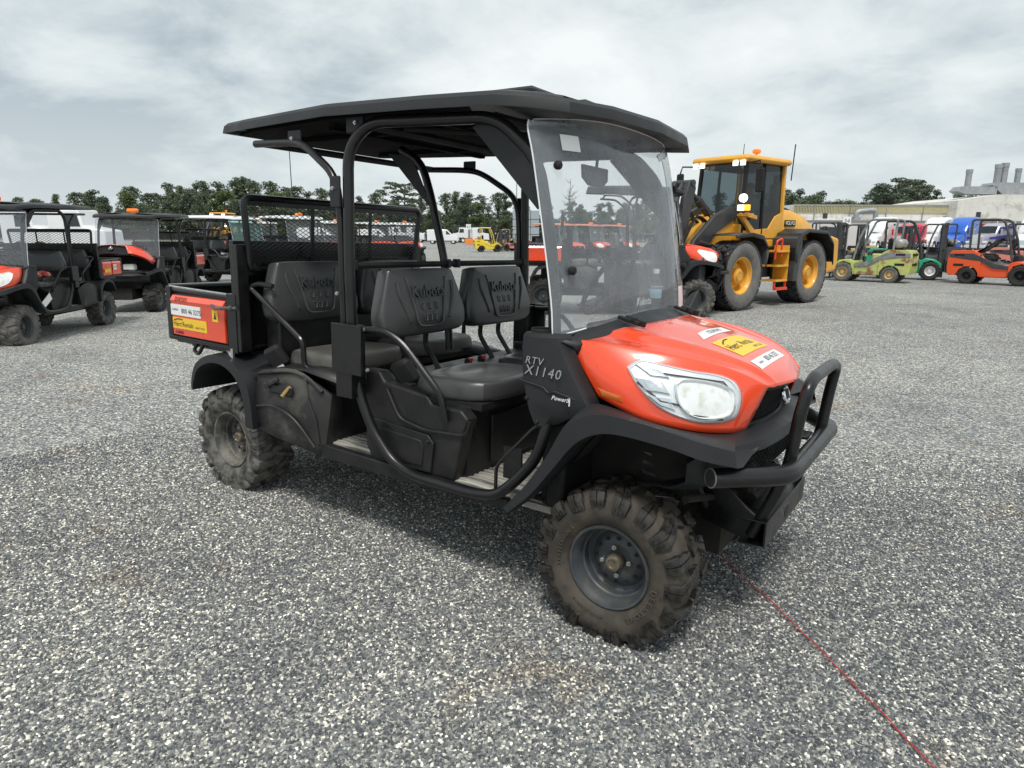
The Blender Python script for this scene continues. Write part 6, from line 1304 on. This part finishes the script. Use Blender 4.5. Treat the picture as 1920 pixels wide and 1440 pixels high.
t_ = new_tree('umbrella', 23, 'leaf2', 'broad umbrella-topped pine behind the warehouse, highest on the right'); t_.location = at(1668, 150); s_ = 13.6 / 11; t_.scale = (s_ * 1.3, s_ * 1.3, s_)
r = thing('dead_tree', 'bare dead tree standing above the tree line, seen through the windscreen', 'tree', at(1066, 150)); b = MB(); H = 13; b.tube([(0, 0, 0), (.1, 0, 6), (-.1, 0, 10), (.05, 0, H)], [.2, .16, .10, .03], 7); b.build('trunk', M['bark'], r)
b = MB(); rd_ = random.Random(4)
for k in range(26):
    z = rd_.uniform(7.5, 12.8); a = rd_.uniform(0, 6.28); L_ = rd_.uniform(.8, 2.2) * (1.2 - (z - 7) / 9); p1 = Vector((L_ * .6 * math.cos(a), L_ * .6 * math.sin(a), z + .4)); p2 = Vector((L_ * math.cos(a), L_ * math.sin(a), z + 1.1)); b.tube([(0, 0, z), p1, p2], [.06, .045, .02], 4); b.tube([p1, p1 + Vector((rd_.uniform(-.6, .6), rd_.uniform(-.6, .6), .7))], [.035, .015], 4)
b.build('bare_branches', M['bark'], r)
# far wood behind the tree line: a continuous mass
rn = random.Random(9); b = MB()
for k in range(26000):
    uu = rn.uniform(-150, 2150); z = rn.random() ** .7; p = at(uu, rn.uniform(176, 190)); hh = max(3, (441 - top_y(max(-60, min(2000, uu)))) * 180 / 1252 * .62); c = Vector((p[0], p[1], z * hh)); s_ = rn.uniform(.35, .75)
    q = Vector((rn.gauss(0, 1), rn.gauss(0, 1), rn.gauss(0, 1))).normalized(); v = q.cross(Vector((rn.gauss(0, 1), rn.gauss(0, 1), rn.gauss(0, 1)))).normalized(); b.add([c - q * s_, c + v * s_ * .7, c + q * s_, c - v * s_ * .6], [(0, 1, 2, 3)])
me = bpy.data.meshes.new('distant_wood'); me.from_pydata(b.v, [], b.f); me.materials.append(M['leaf2']); o = bpy.data.objects.new('distant_wood', me); COL.objects.link(o); o["kind"] = "stuff"; o["label"] = "distant wood behind the tree line"
# ---------------------------------------------------------------- small things
b = MB(); rc = random.Random(2); A_, B_ = Vector((2.72, .27, 0)), Vector((3.95, -.98, 0)); pts = []
for k in range(31):
    t = k / 30; p = A_.lerp(B_, t); p.x += .02 * math.sin(t * 5) + .004 * math.sin(t * 31); p.z = gh(p.x, p.y) + .0125 + .002 * math.sin(t * 60); pts.append(p)
b.tube(pts, .0024, 6); M['cord'] = mat('red cord', (.50, .03, .03), .5); o = b.build('red_cord', M['cord'], None); tag(o, 'thin red cord stretched over the gravel in front of the nearest vehicle', 'cord')
M['bottle'] = glassmat('clear bottle plastic', (.80, .88, .92), (.03, .10), (.7, .8, .85), rough=.05)
bt = thing('water_bottle', 'clear plastic water bottle standing on the dash behind the windscreen', 'bottle'); bt.matrix_basis = TM @ Matrix.Translation((2.27, .27, 1.20))
b = MB(); b.lathe([(0, 0), (.030, 0), (.033, .01), (.033, .05), (.031, .06), (.033, .07), (.033, .12), (.026, .15), (.013, .175), (.012, .195)], 20, M=Matrix.Rotation(R(90), 4, 'X')); b.build('bottle_body', M['bottle'], bt)
M['water'] = mat('bluish label band', (.35, .55, .66), .2); b = MB(); b.lathe([(.0335, .07), (.0337, .075), (.0337, .11), (.0335, .115)], 20, M=Matrix.Rotation(R(90), 4, 'X')); b.build('bottle_band', M['water'], bt); b = MB(); b.lathe([(.0, .212), (.014, .212), (.015, .208), (.015, .19), (0, .19)], 14, M=Matrix.Rotation(R(90), 4, 'X')); b.build('cap', M['label'], bt)
for i, (x, y) in enumerate(((1.59, -.62), (1.64, -.655), (1.60, -.66))):
    b = MB(); b.lathe([(0, .0), (.014, 0), (.010, .006), (0, .008)], 5, M=Matrix.Rotation(R(90), 4, 'X')); o = b.build('paper_scrap', M['label'], None); o.matrix_basis = TM @ Matrix.Translation((x, y, .476)); tag(o, 'tiny pale scrap on the step of the nearest vehicle', 'litter', 'tiny pale scraps on the step')
